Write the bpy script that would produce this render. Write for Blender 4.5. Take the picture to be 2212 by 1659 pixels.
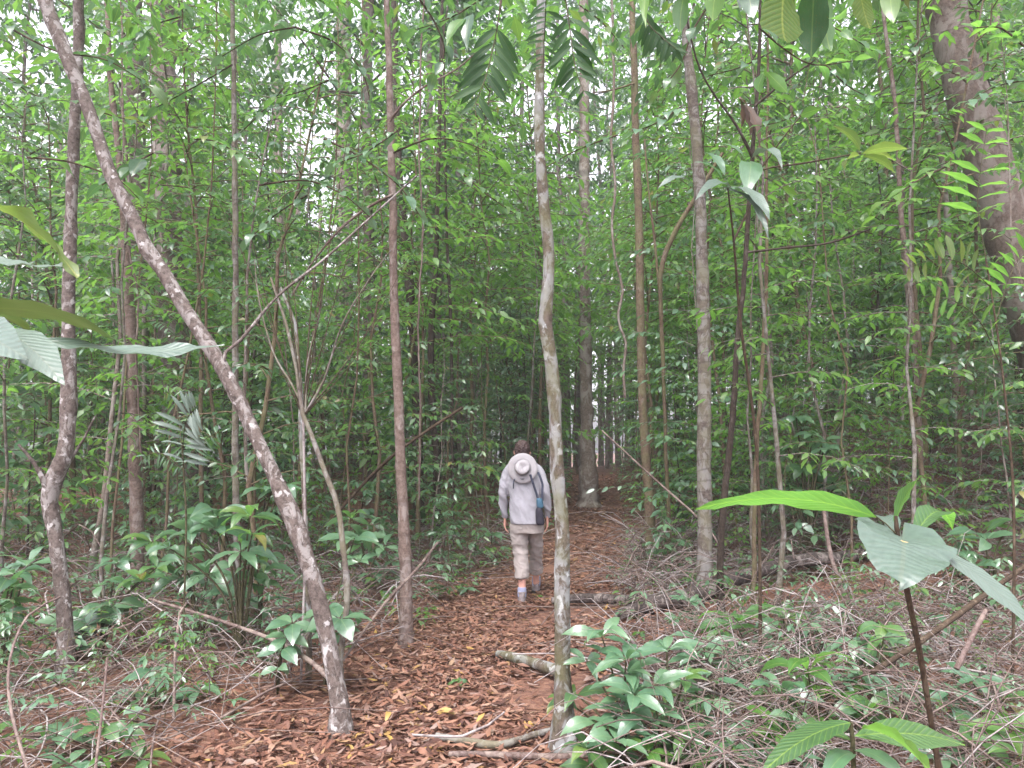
import bpy, math, random
import numpy as np
from mathutils import Vector, Matrix

for o in list(bpy.data.objects):
    bpy.data.objects.remove(o, do_unlink=True)
scene = bpy.context.scene
COL = scene.collection
RAD = math.radians

# ------------------------------------------------------------------ camera
EYE = 1.60
PITCH = RAD(4.2)
FPX = 1671.0            # focal length in pixels of a 2212 x 1659 picture
cam_d = bpy.data.cameras.new('camera')
cam_d.sensor_width = 36.0
cam_d.lens = FPX / 2212.0 * 36.0
cam_d.clip_start = 0.05
cam_d.clip_end = 800.0
cam = bpy.data.objects.new('camera', cam_d)
COL.objects.link(cam)
cam.location = (0, 0, EYE)
cam.rotation_euler = (RAD(90) + PITCH, 0, 0)
scene.camera = cam

# ------------------------------------------------------------------ world and sun: bright overcast
SUN_EL, SUN_AZ = 62.0, 200.0
world = bpy.data.worlds.new('World')
scene.world = world
world.use_nodes = True
wn, wl = world.node_tree.nodes, world.node_tree.links
wn.clear()
wout = wn.new('ShaderNodeOutputWorld')
bg = wn.new('ShaderNodeBackground')
sky = wn.new('ShaderNodeTexSky')
sky.sky_type = 'NISHITA'
sky.sun_disc = False
sky.sun_elevation = RAD(SUN_EL)
sky.sun_rotation = RAD(SUN_AZ)
sky.air_density = 1.0
sky.dust_density = 4.0
hsv = wn.new('ShaderNodeHueSaturation')
hsv.inputs['Saturation'].default_value = 0.18
wl.new(sky.outputs['Color'], hsv.inputs['Color'])
tint = wn.new('ShaderNodeMix'); tint.data_type = 'RGBA'; tint.blend_type = 'MULTIPLY'
tint.inputs[0].default_value = 1.0; tint.inputs[7].default_value = (1.03, .98, 1.05, 1)
wl.new(hsv.outputs['Color'], tint.inputs[6])
wl.new(tint.outputs[2], bg.inputs['Color'])
bg.inputs['Strength'].default_value = 0.15
wl.new(bg.outputs['Background'], wout.inputs['Surface'])

sun_d = bpy.data.lights.new('sun', 'SUN')
sun_d.energy = 1.0
sun_d.angle = RAD(25)
sun_d.color = (1.0, 0.97, 0.92)
sun = bpy.data.objects.new('sun', sun_d)
COL.objects.link(sun)
sun.rotation_euler = (RAD(90 - SUN_EL), 0, RAD(180 - SUN_AZ))

scene.view_settings.view_transform = 'Standard'
scene.view_settings.look = 'None'
scene.view_settings.gamma = 1.0
scene.view_settings.use_curve_mapping = False
scene.view_settings.exposure = 2.12
scene.render.engine = 'CYCLES'
cy = scene.cycles
cy.use_denoising = True
cy.max_bounces = 9
cy.diffuse_bounces = 6
cy.glossy_bounces = 2
cy.transmission_bounces = 7
cy.transparent_max_bounces = 4
cy.caustics_reflective = False
cy.caustics_refractive = False
cy.use_adaptive_sampling = True
cy.adaptive_threshold = 0.02

# ------------------------------------------------------------------ maths helpers
CP, SP = math.cos(PITCH), math.sin(PITCH)

def at(px, py, Y):
    """point of the world at distance Y seen at pixel px,py of the 2212 x 1659 photograph"""
    a, b = (px - 1106.0) / FPX, (829.5 - py) / FPX
    d = (a, CP - b * SP, SP + b * CP)
    k = Y / d[1]
    return np.array([d[0] * k, Y, EYE + d[2] * k])

def smooth01(x):
    x = np.clip(x, 0.0, 1.0)
    return x * x * (3 - 2 * x)

def trail_x(y):
    return np.interp(y, [0, 3.7, 4.4, 6, 7.9, 11.7, 16, 22, 30], [-0.9, -0.55, -0.4, -0.15, 0.25, 1.05, 1.75, 2.3, 2.8])

def trail_w(y):
    return np.interp(y, [0, 4, 6, 8, 12, 20, 30], [1.5, 1.25, 1.0, 0.85, 0.7, 0.6, 0.5])

def ground_z(x, y):
    x = np.asarray(x, float); y = np.asarray(y, float)
    off = x - trail_x(y)
    right = smooth01((off - 0.8) / 4.0) * smooth01((y - 3.5) / 9.0) * 0.95
    left = smooth01((-off - 1.0) / 5.0) * smooth01((y - 8) / 14.0) * 0.3
    back = smooth01((y - 10) / 14.0) * 0.5
    bumps = 0.035 * np.sin(x * 1.9 + 0.7 * y) + 0.03 * np.sin(y * 2.3 - 1.1 * x) + 0.02 * np.sin(3.7 * x + 1.3) * np.sin(3.1 * y)
    trough = -0.02 * np.exp(-(off / (trail_w(y) + 0.1)) ** 2)
    near = smooth01((y - 2) / 6.0)
    bank = smooth01((off - 2.0) / 5.0) * smooth01((y - 7.5) / 7.0) * 1.1
    return right + bank + left + back - 3.5 * smooth01((y - 32) / 30.0) + bumps * (0.5 + 0.5 * near) * (1 - .9 * np.exp(-(off / (trail_w(y) * 1.1)) ** 2)) + trough

def gz(x, y):
    return float(ground_z(x, y))

def hit(px, py):
    """where the view ray through a pixel meets the ground"""
    for Y in np.arange(2.5, 40, 0.02):
        p = at(px, py, Y)
        if p[2] <= gz(p[0], p[1]):
            return p
    return at(px, py, 40)

# ------------------------------------------------------------------ mesh helpers
def make_mesh(name, parts, mat, smooth=True, uvs=None):
    """parts: list of (V, F) with F an (n,3) or (n,4) array; one mesh"""
    Vs, loops, totals, off = [], [], [], 0
    for V, F in parts:
        V = np.asarray(V, np.float32).reshape(-1, 3)
        F = np.asarray(F, np.int32)
        Vs.append(V)
        loops.append((F + off).reshape(-1))
        totals.append(np.full(F.shape[0], F.shape[1], np.int32))
        off += len(V)
    V = np.concatenate(Vs); Lp = np.concatenate(loops); T = np.concatenate(totals)
    me = bpy.data.meshes.new(name)
    me.vertices.add(len(V)); me.vertices.foreach_set('co', V.reshape(-1))
    me.loops.add(len(Lp)); me.loops.foreach_set('vertex_index', Lp)
    me.polygons.add(len(T))
    st = np.zeros(len(T), np.int32); st[1:] = np.cumsum(T)[:-1]
    me.polygons.foreach_set('loop_start', st)
    me.polygons.foreach_set('loop_total', T)
    me.polygons.foreach_set('use_smooth', np.full(len(T), smooth))
    if uvs is not None:
        uv = np.concatenate([np.asarray(u, np.float32).reshape(-1, 2) for u in uvs])
        lay = me.uv_layers.new(name='UVMap')
        lay.data.foreach_set('uv', uv[Lp].reshape(-1))
    me.update(calc_edges=True)
    me.validate()
    if mat is not None:
        me.materials.append(mat)
    return me

def link(name, me, parent=None, loc=None):
    o = bpy.data.objects.new(name, me)
    COL.objects.link(o)
    if parent is not None:
        o.parent = parent
    if loc is not None:
        o.location = [float(v) for v in loc]
    return o

def tag(o, label=None, cat=None, group=None, kind=None):
    if label: o['label'] = label
    if cat: o['category'] = cat
    if group: o['group'] = group
    if kind: o['kind'] = kind
    return o

def empty(name, loc, label, cat, group=None):
    o = bpy.data.objects.new(name, None)
    o.empty_display_size = 0.1
    COL.objects.link(o)
    o.location = [float(v) for v in loc]
    return tag(o, label, cat, group)

def tube(pts, radii, sides=6, rng=None, rough=0.0, cap=True, squash=None):
    """tapered tube along pts -> (V, F quads); ends closed by collapsing a last ring"""
    P = np.asarray(pts, float)
    R = np.asarray(radii, float)
    n = len(P)
    T = np.gradient(P, axis=0)
    T /= np.linalg.norm(T, axis=1)[:, None] + 1e-12
    ref = np.array([1.0, 0, 0]) if abs(T[0][0]) < 0.8 else np.array([0, 1.0, 0])
    A = np.zeros((n, 3)); B = np.zeros((n, 3))
    a = ref - T[0] * ref.dot(T[0]); a /= np.linalg.norm(a)
    for i in range(n):
        a = a - T[i] * a.dot(T[i]); a /= np.linalg.norm(a) + 1e-12
        A[i] = a; B[i] = np.cross(T[i], a)
    ang = np.linspace(0, 2 * math.pi, sides, endpoint=False)
    ca, sa = np.cos(ang), np.sin(ang)
    rr = R[:, None] * np.ones((1, sides))
    if rng is not None and rough > 0:
        rr = rr * (1 + rough * rng.normal(size=(n, sides)) + rough * 1.3 * rng.normal(size=(n, 1)))
    sx, sy = (1, 1) if squash is None else squash
    V = P[:, None, :] + rr[:, :, None] * (A[:, None, :] * (ca * sx)[None, :, None] + B[:, None, :] * (sa * sy)[None, :, None])
    V = V.reshape(-1, 3)
    i = np.arange(n - 1)[:, None] * sides; j = np.arange(sides)[None, :]; k = (j + 1) % sides
    F = np.stack([i + j, i + k, i + sides + k, i + sides + j], -1).reshape(-1, 4)
    if cap:
        c0, c1 = len(V), len(V) + 1
        V = np.vstack([V, P[0] - T[0] * R[0] * 0.3, P[-1] + T[-1] * R[-1] * 0.3])
        jj = np.arange(sides); kk = (jj + 1) % sides
        b = (n - 1) * sides
        F2 = np.stack([kk, jj, np.full(sides, c0), np.full(sides, c0)], -1)
        F3 = np.stack([b + jj, b + kk, np.full(sides, c1), np.full(sides, c1)], -1)
        tri = np.vstack([F2[:, :3], F3[:, :3]])
        return [(V, F), tri]
    return [(V, F), None]

def tube_parts(*a, **k):
    (V, F), tri = tube(*a, **k)
    if tri is None:
        return [(V, F)]
    # one vertex block, two face kinds: repeat the cap as a second block of its own faces
    Fq = F
    used = np.unique(tri)
    remap = -np.ones(len(V), int); remap[used] = np.arange(len(used))
    n_body = len(V) - 2
    return [(V[:n_body], Fq), (V[used], remap[tri])]

def spline(pts, step):
    """Catmull-Rom resampling of rows (any number of columns; first three are xyz)"""
    P = np.asarray(pts, float)
    out = []
    n = len(P)
    for i in range(n - 1):
        p0 = P[max(i - 1, 0)]; p1 = P[i]; p2 = P[i + 1]; p3 = P[min(i + 2, n - 1)]
        m = max(1, int(np.linalg.norm(p2[:3] - p1[:3]) / step))
        for t in np.arange(m) / m:
            out.append(0.5 * ((2 * p1) + (-p0 + p2) * t + (2 * p0 - 5 * p1 + 4 * p2 - p3) * t * t + (-p0 + 3 * p1 - 3 * p2 + p3) * t ** 3))
    out.append(P[-1])
    return np.array(out)

# ------------------------------------------------------------------ leaves in bulk
TEMPL = {}
# along, across, height ; triangles
TEMPL['far'] = (np.array([[0, 0, 0], [.45, 0, 0], [1, 0, 0], [.42, 1, .18], [.42, -1, .18]]),
                np.array([[0, 1, 3], [1, 2, 3], [0, 4, 1], [1, 4, 2]]))
TEMPL['mid'] = (np.array([[0, 0, 0], [.28, 0, 0], [.62, 0, 0], [1, 0, 0],
                          [.22, .78, .16], [.58, .86, .2], [.22, -.78, .16], [.58, -.86, .2]]),
                np.array([[0, 1, 4], [1, 2, 5], [1, 5, 4], [2, 3, 5], [0, 6, 1], [1, 6, 7], [1, 7, 2], [2, 7, 3]]))

def leaf_batch(P, D, N, L, W, kind='mid', droop=0.15):
    tv, tf = TEMPL[kind]
    P = np.asarray(P, float); D = np.asarray(D, float); N = np.asarray(N, float)
    D = D / (np.linalg.norm(D, axis=1)[:, None] + 1e-9)
    B = np.cross(N, D); B /= np.linalg.norm(B, axis=1)[:, None] + 1e-9
    N = np.cross(D, B)
    L = np.asarray(L)[:, None]; W = np.asarray(W)[:, None]
    t, s, h = tv[:, 0][None], tv[:, 1][None], tv[:, 2][None]
    hh = h * W - droop * L * t * t
    V = P[:, None] + D[:, None] * (L * t)[..., None] + B[:, None] * (W * s)[..., None] + N[:, None] * hh[..., None]
    F = tf[None] + (np.arange(len(P)) * len(tv))[:, None, None]
    uv = np.tile(np.stack([tv[:, 0], tv[:, 1] * .5 + .5], -1), (len(P), 1))
    return V.reshape(-1, 3), F.reshape(-1, 3), uv

class Leaves:
    def __init__(self): self.P, self.D, self.N, self.L, self.W = [], [], [], [], []
    def add(self, P, D, N, L, W):
        P = np.atleast_2d(P); n = len(P)
        self.P.append(P); self.D.append(np.atleast_2d(D)); self.N.append(np.atleast_2d(N))
        self.L.append(np.full(n, 1.0) * L); self.W.append(np.full(n, 1.0) * W)
    def mesh(self, name, mat, kind='mid', droop=0.15):
        V, F, uv = leaf_batch(np.concatenate(self.P), np.concatenate(self.D), np.concatenate(self.N),
                              np.concatenate(self.L), np.concatenate(self.W), kind, droop)
        return make_mesh(name, [(V, F)], mat, True, [uv])

def spray(rng, out, tw, start, d, length, leafL, ratio, gap, thick, droop=0.35, roll=0.35, spread=55, tw_sides=3):
    """one twig with alternate leaves held in a plane, tip drooping"""
    d = np.asarray(d, float); d = d / np.linalg.norm(d)
    n = max(3, int(length / gap))
    t = (np.arange(n) + 0.6) / n
    path = start + d * (length * t)[:, None]
    path[:, 2] -= droop * length * t ** 2
    slope = np.tile(d, (n, 1)); slope[:, 2] -= 2 * droop * t
    side = np.cross([0, 0, 1.0], d); side /= np.linalg.norm(side) + 1e-9
    sgn = np.where(np.arange(n) % 2 == 0, 1.0, -1.0)
    a = np.radians(spread + rng.normal(0, 12, n)) * np.interp(t, [0, .75, 1], [1.1, .8, .15])
    D = slope * np.cos(a)[:, None] + side * (np.sin(a) * sgn)[:, None]
    D[:, 2] -= rng.uniform(0.05, 0.55, n)
    N = np.tile([0, 0, 1.0], (n, 1)) + rng.normal(0, roll, (n, 3))
    L = leafL * rng.uniform(.7, 1.2, n) * np.interp(t, [0, .3, 1], [.8, 1, .85])
    out.add(path, D, N, L, L * ratio * rng.uniform(.85, 1.15, n))
    if tw is not None:
        tt = np.linspace(0, 1, 4)
        pp = start + d * (length * tt)[:, None]; pp[:, 2] -= droop * length * tt ** 2
        tw += tube_parts(pp, np.linspace(thick, thick * .4, 4), tw_sides, cap=False)

def frond(rng, out, tw, start, d, length, leafL, ratio, pairs, thick, droop=0.5):
    """a compound leaf: leaflets in pairs along an arching rachis"""
    d = np.asarray(d, float); d = d / np.linalg.norm(d)
    t = np.repeat(np.linspace(.12, .98, pairs), 2)
    n = len(t)
    path = start + d * (length * t)[:, None]
    path[:, 2] -= droop * length * t ** 2
    slope = np.tile(d, (n, 1)); slope[:, 2] -= 2 * droop * t
    side = np.cross([0, 0, 1.0], d); side /= np.linalg.norm(side) + 1e-9
    sgn = np.tile([1.0, -1.0], pairs)
    a = np.radians(68 + rng.normal(0, 5, n)) * np.interp(t, [0, .7, 1], [1, .85, .5])
    D = slope * np.cos(a)[:, None] + side * (np.sin(a) * sgn)[:, None]
    D[:, 2] -= rng.uniform(.1, .3, n)
    N = np.tile(np.cross(slope[0], side) * -1, (n, 1)) * 0 + [0, 0, 1.0] + rng.normal(0, .12, (n, 3))
    L = leafL * np.interp(t, [0, .4, 1], [.75, 1, .55]) * rng.uniform(.9, 1.1, n)
    out.add(path, D, N, L, L * ratio)
    if tw is not None:
        tt = np.linspace(0, 1, 5)
        pp = start + d * (length * tt)[:, None]; pp[:, 2] -= droop * length * tt ** 2
        tw += tube_parts(pp, np.linspace(thick, thick * .4, 5), 3, cap=False)

# ------------------------------------------------------------------ materials
def new_mat(name):
    m = bpy.data.materials.new(name); m.use_nodes = True
    m.node_tree.nodes.clear()
    return m, m.node_tree.nodes, m.node_tree.links

def ramp(nodes, stops, interp='LINEAR'):
    r = nodes.new('ShaderNodeValToRGB'); e = r.color_ramp.elements
    r.color_ramp.interpolation = interp
    while len(e) > 1: e.remove(e[-1])
    e[0].position = stops[0][0]; e[0].color = (*stops[0][1], 1)
    for p, c in stops[1:]:
        x = e.new(p); x.color = (*c, 1)
    return r

def noise(nodes, links, scale, detail=3, rough=.6, coord=None, dist=0.0):
    n = nodes.new('ShaderNodeTexNoise'); n.inputs['Scale'].default_value = scale
    n.inputs['Detail'].default_value = detail; n.inputs['Roughness'].default_value = rough
    n.inputs['Distortion'].default_value = dist
    if coord is not None: links.new(coord, n.inputs['Vector'])
    return n

def mth(nodes, links, op, a, b=None):
    m = nodes.new('ShaderNodeMath'); m.operation = op
    for i, v in enumerate((a, b)):
        if v is None: continue
        if isinstance(v, (int, float)): m.inputs[i].default_value = v
        else: links.new(v, m.inputs[i])
    return m.outputs[0]

def leaf_mat(name, stops, trans=(0.2, 0.46, 0.05), tf=0.42, rough=0.34, vein=0.5, spots=0.0, nveins=0, spec=0.75, vb=.3, cool=True):
    m, N, L = new_mat(name)
    out = N.new('ShaderNodeOutputMaterial')
    geo = N.new('ShaderNodeNewGeometry'); oi = N.new('ShaderNodeObjectInfo'); tc = N.new('ShaderNodeTexCoord')
    rnd = mth(N, L, 'FRACT', mth(N, L, 'ADD', geo.outputs['Random Per Island'], oi.outputs['Random']))
    if not cool: stops = [(q, (v[0] * .88, v[1] * .87, v[2] * .88)) for q, v in stops]
    if cool: stops = [(q, (v[0] * 1.0, v[1] * 1.04, v[2] * 1.05)) for q, v in stops]
    cr = ramp(N, stops); L.new(rnd, cr.inputs[0])
    col = cr.outputs[0]
    sep = N.new('ShaderNodeSeparateXYZ'); L.new(tc.outputs['UV'], sep.inputs[0])
    dv = mth(N, L, 'ABSOLUTE', mth(N, L, 'SUBTRACT', sep.outputs[1], 0.5))
    def lighter(mask, col, c):
        mx = N.new('ShaderNodeMix'); mx.data_type = 'RGBA'
        L.new(mask, mx.inputs[0]); L.new(col, mx.inputs[6]); mx.inputs[7].default_value = (*c, 1)
        return mx.outputs[2]
    veinc = (min(1, trans[0] * 1.1 + .03), min(1, trans[1] * .75 + .02), trans[2] * 1.2 + .02)
    mid = mth(N, L, 'MULTIPLY', mth(N, L, 'LESS_THAN', dv, 0.022), vein)
    col = lighter(mid, col, veinc)
    bump_src = None
    if nveins:
        w = mth(N, L, 'SUBTRACT', sep.outputs[0], mth(N, L, 'MULTIPLY', dv, 0.42))
        s = mth(N, L, 'SINE', mth(N, L, 'MULTIPLY', w, nveins * 6.283))
        vm = mth(N, L, 'MULTIPLY', mth(N, L, 'GREATER_THAN', s, 0.9), vein * .6)
        col = lighter(vm, col, veinc)
        bump_src = s
    nz = noise(N, L, 9.0, 3, .6, tc.outputs['Object'])
    va = N.new('ShaderNodeHueSaturation'); va.inputs['Saturation'].default_value = 1.02
    L.new(mth(N, L, 'ADD', mth(N, L, 'MULTIPLY', nz.outputs[0], .7), .65), va.inputs['Value'])
    L.new(col, va.inputs['Color']); col = va.outputs[0]
    if spots:
        ns = noise(N, L, 34.0, 2, .5, tc.outputs['Object'])
        sm = mth(N, L, 'GREATER_THAN', ns.outputs[0], 1.0 - spots)
        col = lighter(sm, col, (0.10, 0.065, 0.02))
    p = N.new('ShaderNodeBsdfPrincipled')
    p.inputs['Roughness'].default_value = rough
    p.inputs['Specular IOR Level'].default_value = spec
    L.new(col, p.inputs['Base Color'])
    if bump_src is not None:
        b = N.new('ShaderNodeBump'); b.inputs['Strength'].default_value = vb; b.inputs['Distance'].default_value = .003
        L.new(bump_src, b.inputs['Height']); L.new(b.outputs[0], p.inputs['Normal'])
    tr = N.new('ShaderNodeBsdfTranslucent')
    mc = N.new('ShaderNodeMix'); mc.data_type = 'RGBA'; mc.inputs[0].default_value = .62
    sc = N.new('ShaderNodeVectorMath'); sc.operation = 'SCALE'; sc.inputs[3].default_value = 2.6
    L.new(col, sc.inputs[0]); L.new(sc.outputs[0], mc.inputs[6]); mc.inputs[7].default_value = (*trans, 1)
    L.new(mc.outputs[2], tr.inputs['Color'])
    mx = N.new('ShaderNodeMixShader'); mx.inputs[0].default_value = tf
    L.new(p.outputs[0], mx.inputs[1]); L.new(tr.outputs[0], mx.inputs[2])
    L.new(mx.outputs[0], out.inputs[0])
    return m

G = lambda *s: list(s)
M = {}
M['leaf_mid'] = leaf_mat('leaf_mid', G((0, (.045, .10, .048)), (.35, (.068, .14, .058)), (.7, (.088, .17, .058)), (.95, (.12, .19, .05)), (.98, (.17, .13, .04)), (1, (.12, .08, .04))))
M['leaf_dark'] = leaf_mat('leaf_dark', G((0, (.034, .078, .044)), (.5, (.05, .11, .052)), (.9, (.07, .135, .055)), (1, (.09, .15, .05))), trans=(.13, .30, .05), tf=.32, rough=.3, spec=.9)
M['leaf_bright'] = leaf_mat('leaf_bright', G((0, (.05, .13, .03)), (.5, (.075, .17, .035)), (1, (.11, .2, .04))), trans=(.22, .46, .06), tf=.5, rough=.42)
M['leaf_blue'] = leaf_mat('leaf_blue', G((0, (.06, .125, .07)), (.5, (.08, .155, .085)), (1, (.11, .19, .10))), trans=(.14, .31, .08), tf=.28, rough=.3, spec=1.1)
M['leaf_yellow'] = leaf_mat('leaf_yellow', G((0, (.07, .12, .03)), (.6, (.09, .14, .035)), (1, (.12, .14, .04))), trans=(.22, .36, .05), tf=.5, rough=.45, spots=.33)
M['leaf_big'] = leaf_mat('leaf_big', G((0, (.05, .115, .045)), (1, (.07, .15, .05))), trans=(.2, .5, .04), tf=.45, rough=.42, nveins=15, vein=.45)
M['leaf_big_spot'] = leaf_mat('leaf_big_spot', G((0, (.05, .10, .03)), (1, (.075, .12, .03))), trans=(.26, .44, .05), tf=.5, rough=.6, nveins=12, vein=.4, spots=.36, spec=.2)
M['leaf_backlit'] = leaf_mat('leaf_backlit', G((0, (.02, .05, .022)), (1, (.04, .085, .035))), trans=(.08, .22, .03), tf=.4, rough=.6, spec=.25, spots=.33)  # base colour darkened to stand for undersides seen against the light
M['leaf_olive'] = leaf_mat('leaf_olive', G((0, (.03, .06, .02)), (1, (.045, .08, .02))), trans=(.09, .17, .02), tf=.25, rough=.4, vein=.3)
M['leaf_sky_grey'] = leaf_mat('leaf_sky_grey', G((0, (.075, .11, .085)), (1, (.10, .135, .105))), trans=(.12, .2, .07), tf=.15, rough=.42, nveins=14, vein=.16, spec=.7, vb=.2, spots=.27)  # grey of the reflected sky is mixed into the green base colour
M['dead_leaf'] = leaf_mat('dead_leaf', G((0, (.05, .027, .023)), (.2, (.11, .054, .040)), (.35, (.20, .098, .064)), (.5, (.29, .158, .105)), (.62, (.14, .07, .052)), (.74, (.34, .215, .15)), (.86, (.20, .11, .08)), (.94, (.27, .205, .175)), (.985, (.29, .18, .08)), (1, (.42, .28, .08))),
                          trans=(.3, .15, .05), cool=False, tf=.15, rough=.6, vein=.2, spec=.35)
M['dead_leaf_brown'] = leaf_mat('dead_leaf_brown', G((0, (.06, .038, .026)), (.5, (.11, .07, .048)), (1, (.16, .10, .07))), trans=(.3, .18, .07), cool=False, tf=.2, rough=.65, vein=.3)
M['yellow_leaf'] = leaf_mat('yellow_leaf', G((0, (.36, .23, .06)), (1, (.42, .30, .11))), trans=(.5, .35, .05), cool=False, tf=.2, rough=.5)

def bark_mat(name, base, dark, lichen, amount=.5, lscale=7.0, rings=0.0, moss=None, moss_h=1.0, bump=.6, lich2=None):
    base = tuple(v * .5 for v in base); dark = tuple(v * .42 for v in dark); lichen = tuple(v * .58 for v in lichen)
    if lich2: lich2 = tuple(v * .8 for v in lich2)
    m, N, L = new_mat(name)
    out = N.new('ShaderNodeOutputMaterial'); p = N.new('ShaderNodeBsdfPrincipled')
    tc = N.new('ShaderNodeTexCoord'); oi = N.new('ShaderNodeObjectInfo')
    mp = N.new('ShaderNodeVectorMath'); mp.operation = 'ADD'
    cb = N.new('ShaderNodeCombineXYZ')
    L.new(mth(N, L, 'MULTIPLY', oi.outputs['Random'], 37.0), cb.inputs[0]); L.new(mth(N, L, 'MULTIPLY', oi.outputs['Random'], 11.0), cb.inputs[2])
    L.new(tc.outputs['Object'], mp.inputs[0]); L.new(cb.outputs[0], mp.inputs[1])
    co = mp.outputs[0]
    n1 = noise(N, L, 34.0, 6, .75, co)
    r1 = ramp(N, [(.36, dark), (.58, base), (.8, tuple(min(1, c * 1.25) for c in base))]); L.new(n1.outputs[0], r1.inputs[0])
    col = r1.outputs[0]
    n2 = noise(N, L, lscale * 1.9, 6, .68, co, .9)
    st = N.new('ShaderNodeMapping'); st.inputs['Scale'].default_value = (1, 1, .55); L.new(co, st.inputs[0]); L.new(st.outputs[0], n2.inputs['Vector'])
    r2 = ramp(N, [(1 - amount - .06, (0, 0, 0)), (1 - amount + .01, (1, 1, 1))]); L.new(n2.outputs[0], r2.inputs[0])
    mx = N.new('ShaderNodeMix'); mx.data_type = 'RGBA'
    L.new(mth(N, L, 'MULTIPLY', r2.outputs[0], .72), mx.inputs[0]); L.new(col, mx.inputs[6]); mx.inputs[7].default_value = (*lichen, 1)
    col = mx.outputs[2]
    if lich2:
        n4 = noise(N, L, lscale * 2.7, 3, .5, co)
        r4 = ramp(N, [(.62, (0, 0, 0)), (.66, (1, 1, 1))]); L.new(n4.outputs[0], r4.inputs[0])
        mx4 = N.new('ShaderNodeMix'); mx4.data_type = 'RGBA'
        L.new(mth(N, L, 'MULTIPLY', r4.outputs[0], .75), mx4.inputs[0]); L.new(col, mx4.inputs[6]); mx4.inputs[7].default_value = (*lich2, 1)
        col = mx4.outputs[2]
    h = n1.outputs[0]
    if rings:
        sp = N.new('ShaderNodeSeparateXYZ'); L.new(co, sp.inputs[0])
        nn = noise(N, L, 3.0, 2, .5, co)
        w = mth(N, L, 'SINE', mth(N, L, 'ADD', mth(N, L, 'MULTIPLY', sp.outputs[2], rings), mth(N, L, 'MULTIPLY', nn.outputs[0], 9.0)))
        rg = mth(N, L, 'MULTIPLY', mth(N, L, 'GREATER_THAN', w, .86), .45)
        mx2 = N.new('ShaderNodeMix'); mx2.data_type = 'RGBA'
        L.new(rg, mx2.inputs[0]); L.new(col, mx2.inputs[6]); mx2.inputs[7].default_value = (*dark, 1)
        col = mx2.outputs[2]
    if moss:
        n3 = noise(N, L, 5.0, 4, .6, co)
        r3 = ramp(N, [(.42, (0, 0, 0)), (.62, (1, 1, 1))]); L.new(n3.outputs[0], r3.inputs[0])
        mx3 = N.new('ShaderNodeMix'); mx3.data_type = 'RGBA'
        L.new(mth(N, L, 'MULTIPLY', r3.outputs[0], .6), mx3.inputs[0]); L.new(col, mx3.inputs[6]); mx3.inputs[7].default_value = (*moss, 1)
        col = mx3.outputs[2]
    L.new(col, p.inputs['Base Color'])
    p.inputs['Roughness'].default_value = .82; p.inputs['Specular IOR Level'].default_value = .25
    b = N.new('ShaderNodeBump'); b.inputs['Strength'].default_value = bump; b.inputs['Distance'].default_value = .012
    L.new(h, b.inputs['Height']); L.new(b.outputs[0], p.inputs['Normal'])
    L.new(p.outputs[0], out.inputs[0])
    return m

M['bark_pink'] = bark_mat('bark_pink', (.25, .20, .175), (.10, .075, .065), (.46, .43, .41), .43, 6.5, lich2=(.5, .48, .47))
M['bark_lichen'] = bark_mat('bark_lichen', (.21, .17, .135), (.10, .075, .055), (.42, .44, .44), .47, 5.0, moss=(.10, .10, .045), lich2=(.5, .52, .52))
M['bark_red'] = bark_mat('bark_red', (.34, .255, .215), (.18, .12, .095), (.42, .36, .33), .42, 5.0, rings=26.0)
M['bark_tan'] = bark_mat('bark_tan', (.27, .19, .13), (.13, .085, .055), (.34, .28, .23), .38, 6.0, moss=(.13, .13, .06))
M['bark_grey'] = bark_mat('bark_grey', (.26, .215, .185), (.13, .10, .085), (.40, .39, .37), .46, 6.0, rings=60.0, moss=(.14, .13, .08))
M['bark_smooth'] = bark_mat('bark_smooth', (.215, .165, .135), (.12, .09, .07), (.29, .26, .23), .45, 2.2, bump=.35)
M['bark_dark'] = bark_mat('bark_dark', (.10, .075, .055), (.045, .032, .025), (.18, .15, .13), .38, 7.0)
M['bark_pale'] = bark_mat('bark_pale', (.36, .29, .24), (.21, .16, .13), (.48, .44, .40), .45, 3.0)
M['log'] = bark_mat('log', (.13, .105, .095), (.045, .034, .03), (.38, .33, .30), .42, 4.0)
M['twig'] = bark_mat('twig', (.30, .22, .20), (.16, .105, .08), (.40, .32, .27), .45, 3.0)
M['twig_pale'] = bark_mat('twig_pale', (.46, .39, .37), (.26, .21, .2), (.6, .55, .53), .5, 4.0)
M['stem_green'] = bark_mat('stem_green', (.13, .12, .06), (.07, .06, .03), (.2, .18, .1), .4, 9.0)
M['stem_brown'] = bark_mat('stem_brown', (.12, .08, .05), (.06, .04, .025), (.2, .15, .1), .4, 9.0)

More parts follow.
